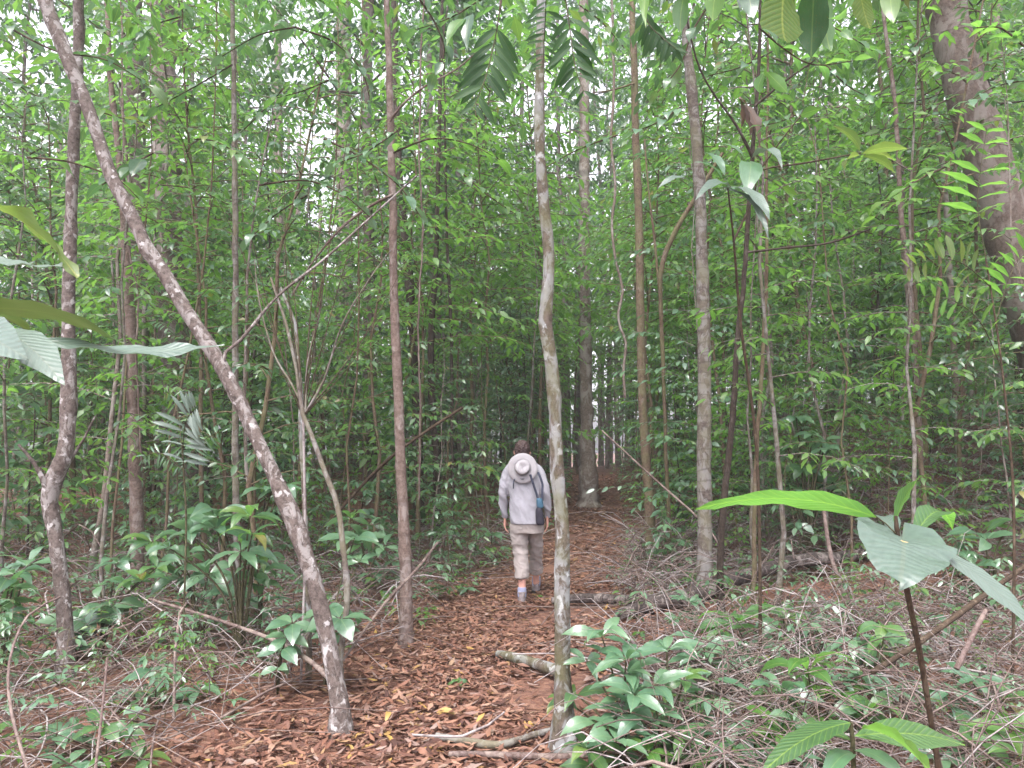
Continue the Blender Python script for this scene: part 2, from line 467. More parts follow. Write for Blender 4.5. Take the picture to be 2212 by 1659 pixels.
def soil_mat():
    m, N, L = new_mat('soil_and_litter')
    out = N.new('ShaderNodeOutputMaterial'); p = N.new('ShaderNodeBsdfPrincipled')
    tc = N.new('ShaderNodeTexCoord'); co = tc.outputs['Object']
    n0 = noise(N, L, 1.4, 5, .6, co)
    r0 = ramp(N, [(.35, (.07, .032, .022)), (.55, (.15, .066, .042)), (.7, (.21, .10, .065))]); L.new(n0.outputs[0], r0.inputs[0])
    v = N.new('ShaderNodeTexVoronoi'); v.inputs['Scale'].default_value = 26.0
    mp = N.new('ShaderNodeMapping'); mp.inputs['Scale'].default_value = (1, 1.7, 1); mp.inputs['Rotation'].default_value = (0, 0, .5)
    L.new(co, mp.inputs[0]); L.new(mp.outputs[0], v.inputs['Vector'])
    sx = N.new('ShaderNodeSeparateXYZ'); L.new(v.outputs['Color'], sx.inputs[0])
    r1 = ramp(N, [(0, (.03, .016, .012)), (.4, (.11, .05, .032)), (.7, (.18, .09, .055)), (1, (.24, .15, .10))]); L.new(sx.outputs[0], r1.inputs[0])
    mx = N.new('ShaderNodeMix'); mx.data_type = 'RGBA'; mx.inputs[0].default_value = .45
    L.new(r0.outputs[0], mx.inputs[6]); L.new(r1.outputs[0], mx.inputs[7])
    L.new(mx.outputs[2], p.inputs['Base Color']); p.inputs['Roughness'].default_value = .9
    n2 = noise(N, L, 45, 4, .6, co)
    b = N.new('ShaderNodeBump'); b.inputs['Distance'].default_value = .02; b.inputs['Strength'].default_value = .8
    L.new(mth(N, L, 'ADD', n2.outputs[0], sx.outputs[1]), b.inputs['Height']); L.new(b.outputs[0], p.inputs['Normal'])
    L.new(p.outputs[0], out.inputs[0])
    return m
M['soil'] = soil_mat()

def plain_mat(name, col, rough=.8, var=.15, scale=14.0, bump=.2, weave=0.0, spec=.3, dist=.01):
    m, N, L = new_mat(name)
    out = N.new('ShaderNodeOutputMaterial'); p = N.new('ShaderNodeBsdfPrincipled'); tc = N.new('ShaderNodeTexCoord')
    n = noise(N, L, scale, 4, .6, tc.outputs['Object'])
    r = ramp(N, [(.3, tuple(c * (1 - var) for c in col)), (.7, tuple(min(1, c * (1 + var)) for c in col))]); L.new(n.outputs[0], r.inputs[0])
    L.new(r.outputs[0], p.inputs['Base Color']); p.inputs['Roughness'].default_value = rough; p.inputs['Specular IOR Level'].default_value = spec
    b = N.new('ShaderNodeBump'); b.inputs['Strength'].default_value = bump; b.inputs['Distance'].default_value = dist
    L.new(n.outputs[0], b.inputs['Height']); L.new(b.outputs[0], p.inputs['Normal'])
    L.new(p.outputs[0], out.inputs[0])
    return m

# ------------------------------------------------------------------ ground
def build_ground():
    ys = np.concatenate([np.arange(-6, 26, .16), np.geomspace(26, 160, 40)])
    xs = np.concatenate([-np.geomspace(140, 12, 30), np.arange(-11.9, 12, .16), np.geomspace(12.1, 140, 30)])
    X, Y = np.meshgrid(xs, ys)
    Z = ground_z(X, Y)
    rng = np.random.default_rng(3)
    Z = Z + rng.normal(0, .008, Z.shape)
    V = np.stack([X, Y, Z], -1).reshape(-1, 3)
    nx, ny = len(xs), len(ys)
    i = np.arange(ny - 1)[:, None] * nx; j = np.arange(nx - 1)[None]
    F = np.stack([i + j, i + j + 1, i + nx + j + 1, i + nx + j], -1).reshape(-1, 4)
    o = link('forest_floor', make_mesh('forest_floor', [(V, F)], M['soil']))
    tag(o, kind='structure')
build_ground()

def build_haze(density):
    m, N, L = new_mat('haze_air')
    out = N.new('ShaderNodeOutputMaterial'); v = N.new('ShaderNodeVolumePrincipled')
    v.inputs['Color'].default_value = (.93, .95, .98, 1); v.inputs['Density'].default_value = density
    v.inputs['Anisotropy'].default_value = .2
    L.new(v.outputs[0], out.inputs['Volume'])
    x0, x1, y0, y1, z0, z1 = -150, 150, -12, 170, -5.5, 34
    V = [(x, y, z) for x in (x0, x1) for y in (y0, y1) for z in (z0, z1)]
    F = [(0, 1, 3, 2), (4, 6, 7, 5), (0, 4, 5, 1), (2, 3, 7, 6), (0, 2, 6, 4), (1, 5, 7, 3)]
    me = bpy.data.meshes.new('haze'); me.from_pydata(V, [], F); me.update(); me.materials.append(m)
    tag(link('haze', me), kind='stuff')
build_haze(.0022)

# ------------------------------------------------------------------ large trunks placed by hand
def px_path(pts, Y0, Y1, step=.06):
    """pts: (px, py, width px) from the ground up; distance goes from Y0 to Y1"""
    n = len(pts); rows = []
    y0, y1 = pts[0][1], pts[-1][1]
    for (px, py, w) in pts:
        t = (y0 - py) / (y0 - y1 + 1e-9)
        Y = Y0 + (Y1 - Y0) * t
        p = at(px, py, Y)
        rows.append([*p, w * .455 * Y / FPX])
    return np.array(rows)

CROWN = []     # crown meshes made below, hung on the hand-placed trees

def hand_tree(name, label, cat, pts, Y0, Y1, mat, sides=12, rough=.035, top=9.0, flare=1.35, branches=(), group=None, seed=1, sink=True, crown=True, knots=4):
    rng = np.random.default_rng(seed)
    rows = px_path(pts, Y0, Y1)
    base = rows[0].copy()
    if sink:
        z = gz(base[0], base[1])
        base[2] = z - .08
        rows = np.vstack([[*base[:3], rows[0][3] * (flare + .35)], [rows[0][0], rows[0][1], z + .06, rows[0][3] * (.3 + .75 * flare)], [rows[0][0], rows[0][1], z + .16, rows[0][3] * 1.08]] + [r for r in rows if r[2] > z + .25])
    d = rows[-1][:3] - rows[-2][:3]; d /= np.linalg.norm(d)
    if top and rows[-1][2] < top:
        d2 = d * .6 + np.array([0, 0, .4]); d2 /= np.linalg.norm(d2)
        k = (top - rows[-1][2]) / max(d2[2], .3)
        rows = np.vstack([rows, [*(rows[-1][:3] + d2 * k * .5), rows[-1][3] * .85], [*(rows[-1][:3] + d2 * k + [.2, .1, 0]), rows[-1][3] * .45]])
    R = spline(rows, .08)
    R[:, 3] = np.maximum(R[:, 3], .004)
    loc = np.array([base[0], base[1], gz(base[0], base[1]) if sink else base[2]])
    root = empty(name, loc, label, cat, group)
    P = R[:, :3] - loc
    rad = R[:, 3].copy()
    for k in range(knots):
        c = rng.uniform(0, len(rad)); rad *= 1 + rng.uniform(.06, .14) * np.exp(-((np.arange(len(rad)) - c) / 1.3) ** 2)
    P[:, :2] += np.cumsum(rng.normal(0, .0022, (len(P), 2)), 0) - np.linspace(0, 1, len(P))[:, None] * 0
    link('trunk', make_mesh('trunk', tube_parts(P, rad, sides, rng, rough), M[mat]), root)
    for br in branches:
        q = px_path(br[0], br[1], br[2]) ; q = spline(q, .06)
        link('branch', make_mesh('branch', tube_parts(q[:, :3] - loc, np.maximum(q[:, 3], .003), 7, rng, .05), M[mat]), root)
    if crown and top and CROWN:
        c = link('crown', CROWN[int(rng.integers(len(CROWN)))], root, P[-1] * [1, 1, .62])
        c.rotation_euler[2] = rng.uniform(0, 6.28)
        s = rng.uniform(1.1, 1.45); c.scale = (s, s, s)
    return root

# crowns: ramified masses of leafy sprays
def crown_mesh(name, seed, r=1.8, h=3.0, nb=20, leafL=.14, ratio=.2, mat='leaf_mid', kind='far', sub=4, z0=0.0, per=8):
    rng = np.random.default_rng(seed)
    out = Leaves()
    for b in range(nb):
        z = z0 + h * (b + rng.uniform(0, 1)) / nb
        az = b * 2.4 + rng.uniform(-.5, .5)
        prof = math.sin(math.pi * min(1, .18 + .75 * (z - z0) / h)) * r * rng.uniform(.6, 1.15)
        d = np.array([math.cos(az), math.sin(az), rng.uniform(-.05, .45)])
        for s in range(sub):
            t = .25 + .75 * (s + rng.uniform(0, .8)) / sub
            st = np.array([0, 0, z]) + d * prof * t
            a2 = az + rng.uniform(-1.2, 1.2)
            d2 = np.array([math.cos(a2), math.sin(a2), rng.uniform(-.25, .3)])
            spray(rng, out, None, st, d2, prof * rng.uniform(.3, .6) + .2, leafL, ratio, (prof * .45 + .2) / per, .004)
    return out.mesh(name, M[mat], kind)

CROWN += [crown_mesh('high_crown', 900 + i, 2.0, 3.2, 26, .15, .2, ('leaf_mid', 'leaf_dark')[i % 2]) for i in range(3)]

T = hand_tree
T('leaning_tree', 'mottled grey-brown leaning trunk slanting up to the left across the picture', 'tree',
  [(738, 1560, 43), (728, 1470, 38), (700, 1330, 36), (672, 1230, 35), (648, 1150, 35), (612, 1070, 34), (560, 955, 32), (510, 850, 34), (462, 765, 33), (402, 670, 33), (352, 585, 34), (318, 540, 33), (282, 462, 31), (242, 385, 32), (212, 300, 30), (180, 215, 31), (142, 125, 32), (95, 0, 33), (60, -100, 32)],
  4.4, 4.9, 'bark_pink', 16, .03, 7.5, 1.5, seed=11, knots=12,
  branches=[([(478, 800, 12), (488, 760, 10), (520, 735, 8), (600, 640, 7), (700, 560, 6), (800, 470, 5), (900, 380, 4)], 4.6, 4.9)])
T('lichen_tree', 'slim upright tree blotched with white lichen, nearest the right edge of the trail', 'tree',
  [(1218, 1600, 50), (1215, 1450, 39), (1213, 1300, 37), (1212, 1150, 34), (1200, 1000, 31), (1192, 860, 30), (1182, 760, 31), (1172, 700, 33), (1178, 640, 29), (1182, 560, 26), (1170, 440, 26), (1161, 330, 25), (1158, 200, 23), (1162, 60, 20), (1163, -60, 19)],
  4.1, 4.3, 'bark_lichen', 16, .03, 7.5, 1.45, seed=12, knots=8)
T('slender_red_tree', 'straight slender tree with reddish bark just left of the trail', 'tree',
  [(877, 1385, 31), (874, 1250, 28), (866, 1050, 25), (858, 850, 23), (850, 650, 21), (848, 450, 19), (842, 270, 18), (834, 60, 15), (830, -60, 14)],
  6.2, 6.4, 'bark_red', 14, .02, 9, 1.2, seed=13, knots=5,
  branches=[([(842, 262, 7), (870, 225, 6), (920, 185, 5), (985, 150, 4), (1050, 95, 4)], 6.3, 6.0),
            ([(850, 420, 8), (800, 445, 7), (740, 490, 6), (680, 560, 5), (630, 640, 4)], 6.3, 6.6)])
T('tan_tree', 'straight tan-barked young tree to the right of the walker', 'tree',
  [(1404, 1185, 24), (1402, 1080, 24), (1392, 950, 22), (1386, 800, 21), (1381, 600, 20), (1376, 400, 19), (1370, 200, 17), (1365, 50, 15), (1363, -50, 14)],
  10.4, 10.6, 'bark_tan', 12, .02, 11, 1.2, seed=14, knots=5,
  branches=[([(1370, 180, 5), (1320, 195, 4), (1280, 200, 3)], 10.5, 10.3)])
T('ringed_grey_tree', 'upright grey tree with ringed bark beside the fallen log', 'tree',
  [(1522, 1285, 37), (1521, 1150, 34), (1519, 1000, 33), (1519, 850, 32), (1517, 700, 31), (1511, 560, 29), (1506, 420, 27), (1497, 300, 26), (1486, 180, 24), (1476, 80, 21), (1466, -50, 19)],
  7.5, 7.7, 'bark_grey', 14, .02, 9, 1.25, seed=15, knots=8)
T('big_leaning_tree', 'thick smooth brown trunk leaning out of the picture at the right edge', 'tree',
  [(2420, 1290, 150), (2370, 1100, 138), (2300, 880, 128), (2240, 700, 120), (2190, 530, 116), (2140, 370, 106), (2095, 220, 96), (2060, 80, 88), (2032, -60, 84)],
  8.0, 8.2, 'bark_smooth', 22, .015, 11, 1.3, seed=16, knots=3)
T('bent_left_tree', 'pale tree with an elbow bend low in its trunk near the left edge', 'tree',
  [(140, 1450, 38), (138, 1350, 35), (130, 1250, 33), (118, 1150, 33), (106, 1080, 36), (112, 1045, 42), (140, 985, 38), (150, 900, 34), (152, 780, 31), (153, 650, 29), (155, 500, 28), (160, 350, 26), (166, 200, 25), (170, 60, 24), (172, -60, 22)],
  5.4, 5.6, 'bark_pink', 14, .03, 8, 1.3, seed=17, knots=6,
  branches=[([(100, 1050, 16), (85, 1020, 12), (70, 995, 9), (40, 960, 6)], 5.4, 5.3), ([(148, 1000, 9), (180, 950, 6), (205, 900, 4)], 5.5, 5.4)])
T('vine_wrapped_tree', 'reddish trunk with thin vines wrapped round it behind the bent pale tree', 'tree',
  [(297, 1215, 30), (294, 1080, 30), (290, 950, 26), (288, 800, 25), (284, 680, 24), (276, 560, 21), (268, 440, 17), (260, 330, 15), (250, 240, 14), (240, 120, 12), (232, -60, 11)],
  8.4, 8.6, 'bark_red', 12, .05, 9, 1.2, seed=18, knots=9)
T('lichen_banded_sapling', 'thin straight trunk with one white lichen band behind the leaning tree', 'tree',
  [(513, 1335, 17), (512, 1150, 17), (511, 960, 16), (510, 760, 15), (509, 560, 14), (508, 380, 13), (507, 200, 12), (505, -60, 11)],
  7.0, 7.1, 'bark_grey', 10, .03, 9, 1.2, seed=19)
T('broad_buttress_tree', 'broad old trunk with a dark buttressed foot at the left middle distance', 'tree',
  [(405, 1110, 120), (400, 1040, 98), (398, 950, 84), (388, 840, 72), (378, 700, 66), (370, 560, 62), (365, 420, 60), (362, 280, 58), (360, 100, 54), (358, -60, 50)],
  13.0, 13.2, 'bark_smooth', 20, .04, 15, 1.5, seed=20)
T('second_broad_tree', 'brown trunk standing left of the broad buttressed tree', 'tree',
  [(305, 1120, 52), (303, 950, 46), (301, 750, 44), (299, 550, 42), (297, 350, 40), (295, 150, 38), (294, -60, 36)],
  14.5, 14.6, 'bark_smooth', 14, .03, 15, 1.3, seed=21)
T('buttressed_tan_tree', 'tall tan trunk with a fluted foot beside the far end of the trail', 'tree',
  [(1270, 1028, 46), (1268, 980, 36), (1266, 900, 32), (1264, 780, 30), (1262, 660, 29), (1262, 540, 28), (1262, 400, 26), (1263, 200, 24), (1264, -60, 22)],
  16.5, 16.6, 'bark_pale', 14, .05, 16, 1.4, seed=22)
for i, (x, w, Y, m_) in enumerate([(742, 40, 22, 'bark_pale'), (790, 20, 21, 'bark_tan'), (850, 26, 24, 'bark_tan'), (926, 15, 19, 'bark_pale'), (988, 14, 20, 'bark_pale'), (2155, 26, 20, 'bark_pale'), (600, 20, 24, 'bark_pale'), (1690, 30, 22, 'bark_pale')]):
    T('tall_pale_tree', ('thick pale trunk against the bright sky left of centre, leftmost of the group', 'narrow pale trunk beside the thickest pale trunk against the sky',
                         'pale trunk directly behind the slender red tree', 'thin pale trunk in the brightest sky gap', 'thin pale trunk at the right side of the bright sky gap',
                         'pale trunk behind the big leaning tree at the right edge', 'thin pale trunk behind foliage left of the bright sky gap', 'pale trunk half hidden by foliage right of centre')[i], 'tree',
      [(x + 6, 1060, w * 1.15), (x + 4, 800, w * 1.05), (x + 2, 500, w), (x, 200, w * .95), (x - 3, -80, w * .9)], Y, Y, m_, 12, .03, 20, 1.3, 
      group='tall pale trunks against the sky', seed=30 + i)
T('dark_forked_tree', 'dark thin tree forking above the grey whorled leaves right of centre', 'tree',
  [(1556, 1240, 17), (1562, 1120, 16), (1570, 1040, 15), (1582, 900, 14), (1592, 760, 13), (1606, 620, 12), (1616, 520, 11), (1622, 400, 11), (1628, 300, 10), (1638, 180, 9), (1644, 60, 8), (1642, -60, 7)],
  6.6, 6.0, 'bark_dark', 10, .03, 8, 1.2, seed=23,
  branches=[([(1626, 340, 8), (1590, 270, 6), (1540, 200, 5), (1505, 130, 5), (1475, 0, 4)], 6.0, 5.6), ([(1630, 230, 6), (1690, 180, 5), (1760, 130, 4)], 6.0, 5.8),
            ([(1616, 545, 6), (1700, 535, 6), (1790, 525, 5), (1880, 495, 4)], 6.0, 5.6)])
T('red_pole_tree', 'thin reddish pole-like trunk in the right middle distance', 'tree',
  [(1990, 1050, 14), (1984, 900, 14), (1976, 760, 14), (1966, 600, 13), (1952, 450, 12), (1946, 350, 11), (1935, 220, 10), (1915, 100, 9), (1895, -60, 8)],
  8.8, 8.8, 'bark_red', 10, .03, 10, 1.2, seed=24)
T('pale_crooked_tree', 'thin crooked pale trunk just left of the big leaning tree', 'tree',
  [(2068, 900, 18), (2064, 820, 16), (2056, 680, 15), (2050, 560, 14), (2046, 440, 14), (2036, 330, 12), (2024, 240, 11), (2030, 120, 9), (2028, -60, 8)],
  10.5, 10.5, 'bark_pale', 10, .04, 10, 1.2, seed=25)
T('thin_brown_sapling', 'thin brown sapling with a few side twigs right of the ringed grey tree', 'tree',
  [(1628, 1345, 12), (1630, 1200, 11), (1632, 1000, 10), (1640, 850, 10), (1648, 700, 9), (1652, 560, 8), (1650, 400, 7), (1655, 200, 6)],
  6.9, 6.9, 'bark_tan', 8, .03, 6, 1.2, seed=26, crown=False)
T('green_mossy_trunk', 'dark green mossy trunk behind the slender red tree', 'tree',
  [(905, 1030, 26), (902, 900, 24), (898, 760, 23), (888, 640, 22), (880, 560, 20), (868, 430, 18), (860, 300, 16), (850, -60, 12)],
  13.5, 13.5, 'bark_dark', 10, .04, 12, 1.2, seed=27)
T('dark_leaning_pole', 'nearly black pole-like trunk left of the walker', 'tree',
  [(944, 1130, 22), (940, 1000, 17), (932, 850, 17), (930, 720, 15), (938, 600, 13), (945, 450, 11), (950, 300, 10), (958, -60, 8)],
  12.0, 12.0, 'bark_dark', 10, .04, 12, 1.5, seed=28)
T('thin_black_pole', 'very thin black stem between the dark pole and the walker', 'tree',
  [(978, 1095, 8), (976, 900, 8), (973, 700, 8), (966, 560, 7), (962, 400, 6), (960, 200, 5)],
  11.5, 11.5, 'bark_dark', 8, .03, 9, 1.2, seed=29, crown=False)
T('leaning_pale_sapling', 'pale leaning sapling rising from beside the leaning tree foot', 'tree',
  [(738, 1425, 13), (748, 1350, 13), (757, 1270, 14), (748, 1180, 13), (735, 1095, 13), (708, 1020, 12), (680, 940, 11), (662, 895, 11), (648, 800, 8), (625, 700, 7), (590, 600, 5)],
  4.9, 5.2, 'bark_grey', 10, .04, 0, 1.2, seed=50, crown=False,
  branches=[([(660, 890, 6), (630, 830, 5), (590, 760, 4), (560, 650, 3), (550, 560, 2)], 5.1, 5.3), ([(662, 888, 6), (700, 820, 5), (740, 700, 4), (800, 600, 3), (845, 540, 2)], 5.1, 5.0),
            ([(660, 885, 5), (665, 780, 4), (690, 680, 3), (700, 600, 2)], 5.1, 5.2)])
T('straight_green_stem', 'thin straight grey-green stem behind the leaning pale sapling', 'tree',
  [(668, 1410, 13), (665, 1250, 12), (660, 1100, 12), (655, 950, 12), (652, 850, 11), (646, 780, 10), (642, 700, 8), (610, 620, 6)],
  5.3, 5.5, 'bark_lichen', 10, .03, 0, 1.2, seed=51, crown=False)
T('forked_leaning_stem', 'thin brown stem that forks and leans right between the tan tree and the ringed tree', 'tree',
  [(1446, 1170, 10), (1438, 1000, 9), (1430, 800, 9), (1424, 640, 10), (1430, 565, 12), (1460, 495, 12), (1500, 430, 11), (1560, 330, 8)],
  9.2, 8.6, 'bark_tan', 8, .03, 0, 1.0, seed=52, crown=False, branches=[([(1424, 630, 6), (1414, 520, 6), (1402, 420, 5), (1392, 300, 4)], 8.9, 8.9)])

# ------------------------------------------------------------------ understory kinds (built once, copied as single plants)
def sapling_kind(name, cat, seed, h, z0, nb, bl, leafL, ratio, mat, bark='bark_tan', kind='mid', gap=.075, r=.016, compound=False, sub=2, lean=.25, fol='foliage', stem='stem', droop=.3, roll=.35):
    rng = np.random.default_rng(seed)
    out = Leaves(); tw = []
    n = 9
    t = np.linspace(0, 1, n)
    w = np.cumsum(rng.normal(0, .035 * h / n * 3, (n, 2)), 0); w -= w[0]
    path = np.stack([w[:, 0] + lean * rng.uniform(-1, 1) * t ** 1.5, w[:, 1] + lean * rng.uniform(-1, 1) * t ** 1.5, -.06 + (h + .06) * t], -1)
    rad = np.interp(t, [0, .05, 1], [r * 1.3, r, r * .25])
    st = tube_parts(path, rad, 7 if r > .01 else 5, rng, .04)
    for b in range(nb):
        f = z0 + (1 - z0) * ((b + rng.uniform(.1, .9)) / nb) ** .9
        p = np.array([np.interp(f, t, path[:, k]) for k in range(3)])
        az = b * 2.399 + rng.uniform(-.5, .5)
        L = bl * (1.08 - .65 * (f - z0) / (1 - z0 + 1e-6)) * rng.uniform(.6, 1.15)
        el = rng.uniform(.1, .65)
        d = np.array([math.cos(az), math.sin(az), el])
        if compound:
            frond(rng, out, tw, p, d, L, leafL, ratio, int(rng.integers(6, 10)), .004, .55)
            continue
        spray(rng, out, tw, p, d, L, leafL, ratio, gap, max(.0035, r * .35), droop, roll)
        for s in range(sub):
            q = rng.uniform(.25, .8)
            dn = d / np.linalg.norm(d)
            p2 = p + dn * L * q; p2[2] -= droop * L * q * q
            a2 = az + rng.choice([-1, 1]) * rng.uniform(.6, 1.2)
            spray(rng, out, tw, p2, np.array([math.cos(a2), math.sin(a2), rng.uniform(-.1, .35)]), L * rng.uniform(.35, .65), leafL, ratio, gap, .0035, droop, roll)
    ms = make_mesh(stem, st + tw, M[bark])
    mf = out.mesh(fol, M[mat], kind, .18)
    return dict(name=name, cat=cat, parts=[(stem, ms), (fol, mf)])

def put(k, x, y, rz, s, label, group, dz=0.0, sz=None):
    z = gz(x, y)
    e = empty(k['name'], (x, y, z + dz), label, k['cat'], group)
    e.rotation_euler[2] = rz; e.scale = (s, s, sz or s)
    for pn, me in k['parts']:
        link(pn, me, e)
    return e

REFS = [(140, 'bent pale tree'), (297, 'vine-wrapped tree'), (405, 'broad buttressed tree'), (513, 'white-banded thin tree'), (738, 'leaning tree foot'), (877, 'slender red tree'), (944, 'black pole tree'),
        (1132, 'walker'), (1218, 'white-lichened tree'), (1404, 'tan tree'), (1522, 'ringed grey tree'), (1628, 'thin brown sapling'), (1790, 'log top end'), (1990, 'red pole tree'), (2075, 'crooked pale tree')]
def where(x, y):
    px = 1106 + FPX * x / y
    rx, rn = min(REFS, key=lambda r: abs(r[0] - px))
    if y < 6: d = 'near the camera'
    elif y < 9.5: d = 'at middle distance'
    elif y < 14: d = 'farther back'
    elif y < 22: d = 'far back'
    else: d = 'in the deepest background'
    if abs(px - rx) < 22: s = ('behind the ' if y > 9 else 'in line with the ') + rn
    elif px < -40 or px > 2250: s = ('far left of the ' if px < 0 else 'far right of the ') + rn
    else: s = ('left of the ' if px < rx else 'right of the ') + rn
    return s + ', ' + d

K_SAP, K_SHR, K_SEED, K_CAN, K_POLE = [], [], [], [], []
mats = ['leaf_mid', 'leaf_bright', 'leaf_dark', 'leaf_blue', 'leaf_mid', 'leaf_bright']
for i in range(10):
    rng = np.random.default_rng(100 + i)
    K_SAP.append(sapling_kind('sapling', 'sapling', 100 + i, rng.uniform(3.2, 6.0), .14, int(rng.integers(24, 34)), rng.uniform(.9, 1.35), rng.uniform(.09, .16), rng.uniform(.19, .29),
                              mats[i % 6], ['bark_tan', 'bark_grey', 'bark_pale', 'bark_dark'][i % 4], gap=.072, r=rng.uniform(.012, .024)))
for i in range(4):
    rng = np.random.default_rng(200 + i)
    K_SAP.append(sapling_kind('feather_leaved_sapling', 'sapling', 200 + i, rng.uniform(3.5, 5.5), .25, 26, .95, .2, .16, ['leaf_bright', 'leaf_mid', 'leaf_bright', 'leaf_blue'][i], 'bark_tan', compound=True, r=.014))
for i in range(3):
    rng = np.random.default_rng(220 + i)
    K_SAP.append(sapling_kind('broad_leaved_sapling', 'sapling', 220 + i, rng.uniform(2.6, 4), .15, 22, .8, .28, .2, ['leaf_bright', 'leaf_blue', 'leaf_dark'][i], 'bark_dark', gap=.12, r=.013, sub=1))
for i in range(4):
    rng = np.random.default_rng(240 + i)
    K_POLE.append(sapling_kind('pole_sapling', 'sapling', 240 + i, rng.uniform(7, 10), .22, 30, 1.15, .16, .22, mats[i], ['bark_tan', 'bark_grey', 'bark_tan', 'bark_pale'][i], gap=.11, r=rng.uniform(.022, .04), lean=.7))
for i in range(7):
    rng = np.random.default_rng(300 + i)
    K_SHR.append(sapling_kind('understory_shrub', 'shrub', 300 + i, rng.uniform(.9, 1.8), .1, int(rng.integers(9, 15)), rng.uniform(.4, .6), rng.uniform(.10, .17), rng.uniform(.18, .26),
                              ['leaf_blue', 'leaf_mid', 'leaf_blue', 'leaf_bright'][i % 4], 'bark_tan', gap=.075, r=.007, sub=1))
for i in range(7):
    rng = np.random.default_rng(330 + i)
    K_SEED.append(sapling_kind('seedling', 'seedling', 330 + i, rng.uniform(.16, .42), .35, int(rng.integers(4, 7)), rng.uniform(.14, .22), rng.uniform(.09, .14), rng.uniform(.17, .24),
                               ['leaf_blue', 'leaf_mid', 'leaf_bright'][i % 3], 'stem_green', gap=.06, r=.003, sub=0))
K_MID = []
for i in range(6):
    rng = np.random.default_rng(270 + i)
    K_MID.append(sapling_kind('understory_tree', 'tree', 270 + i, rng.uniform(6, 9.5), .16, 42, rng.uniform(1.5, 2.0), rng.uniform(.13, .19), rng.uniform(.2, .29),
                              ['leaf_mid', 'leaf_bright', 'leaf_mid', 'leaf_dark', 'leaf_bright', 'leaf_blue'][i], ['bark_tan', 'bark_grey', 'bark_dark'][i % 3], kind='far', gap=.1, r=rng.uniform(.03, .05), sub=3, lean=.6, fol='crown', stem='trunk', roll=.45))
def canopy_kind(seed, h, z0, r, nb, leafL, mat, bark, tr):
    rng = np.random.default_rng(seed)
    t = np.linspace(0, 1, 14)
    w = np.cumsum(rng.normal(0, .08, (14, 2)), 0); w -= w[0]
    path = np.stack([w[:, 0], w[:, 1], -.2 + h * t], -1)
    st = tube_parts(path, np.interp(t, [0, .04, 1], [tr * 1.5, tr, tr * .25]), 10, rng, .04)
    out = Leaves(); per = 8
    for b in range(nb):
        f = z0 + (1 - z0) * ((b + rng.uniform()) / nb)
        p = np.array([np.interp(f, t, path[:, k]) for k in range(3)])
        az = b * 2.4 + rng.uniform(-.6, .6)
        L = r * math.sin(math.pi * (.25 + .65 * (f - z0) / (1 - z0))) * rng.uniform(.5, 1.2)
        d = np.array([math.cos(az), math.sin(az), rng.uniform(.0, .6)]); d /= np.linalg.norm(d)
        tt = np.linspace(0, 1, 5); pp = p + d * (L * tt)[:, None]; pp[:, 2] -= .15 * L * tt ** 2
        st += tube_parts(pp, np.linspace(.03, .008, 5), 4, cap=False)
        for s in range(9):
            q = rng.uniform(.15, 1.0); c = p + d * L * q; c[2] -= .15 * L * q * q
            for k in range(3):
                a2 = az + rng.uniform(-1.6, 1.6)
                spray(rng, out, None, c, np.array([math.cos(a2), math.sin(a2), rng.uniform(-.5, .3)]), rng.uniform(.5, 1.0), leafL, .21, .11, .01, .3, .5)
    return dict(name='canopy_tree', cat='tree', parts=[('trunk', make_mesh('trunk', st, M[bark])), ('crown', out.mesh('crown', M[mat], 'far', .2))])
for i, (h, z0, r, nb, ll, mt, bk, tr) in enumerate([(17, .22, 2.8, 40, .24, 'leaf_mid', 'bark_pale', .09), (14, .2, 2.5, 36, .22, 'leaf_bright', 'bark_grey', .07), (19, .25, 3.2, 44, .25, 'leaf_dark', 'bark_smooth', .12),
                                                   (12, .18, 2.4, 34, .2, 'leaf_bright', 'bark_tan', .06), (16, .22, 2.8, 38, .23, 'leaf_mid', 'bark_red', .08)]):
    K_CAN.append(canopy_kind(500 + i, h, z0, r, nb, ll, mt, bk, tr))

def scatter(rng, n, y0, y1, half, ok, mind, pts):
    got = []
    tries = 0
    while len(got) < n and tries < n * 60:
        tries += 1
        y = math.sqrt(rng.uniform(y0 * y0, y1 * y1)); x = y * math.tan(RAD(rng.uniform(-half, half)))
        if not ok(x, y): continue
        if any((x - a) ** 2 + (y - b) ** 2 < mind * mind for a, b in pts): continue
        pts.append((x, y)); got.append((x, y))
    return got

def clear(x, y, m=.35):
    """free of the trail and of the view along it to the walker"""
    w = trail_w(y) + m
    if abs(x - trail_x(y)) < w: return False
    if y < 9 and abs(x - .118 * y / 7.9) < .5: return False
    return True

rng = np.random.default_rng(7)
taken = []

LK = {'sapling': 'spray-leaved sapling', 'understory_tree': 'bushy understory tree', 'feather_leaved_sapling': 'feather-leaved sapling', 'broad_leaved_sapling': 'broad-leaved sapling',
      'pole_sapling': 'pole-thin sapling', 'understory_shrub': 'leafy shrub', 'seedling': 'small seedling', 'canopy_tree': 'tall tree'}
MATW = {'leaf_mid': 'mid-green', 'leaf_bright': 'bright-green', 'leaf_dark': 'dark-green', 'leaf_blue': 'glossy'}
def lab(k, x, y):
    c = MATW[k['parts'][1][1].materials[0].name]
    return c + ' ' + LK[k['name']] + ' ' + where(x, y)

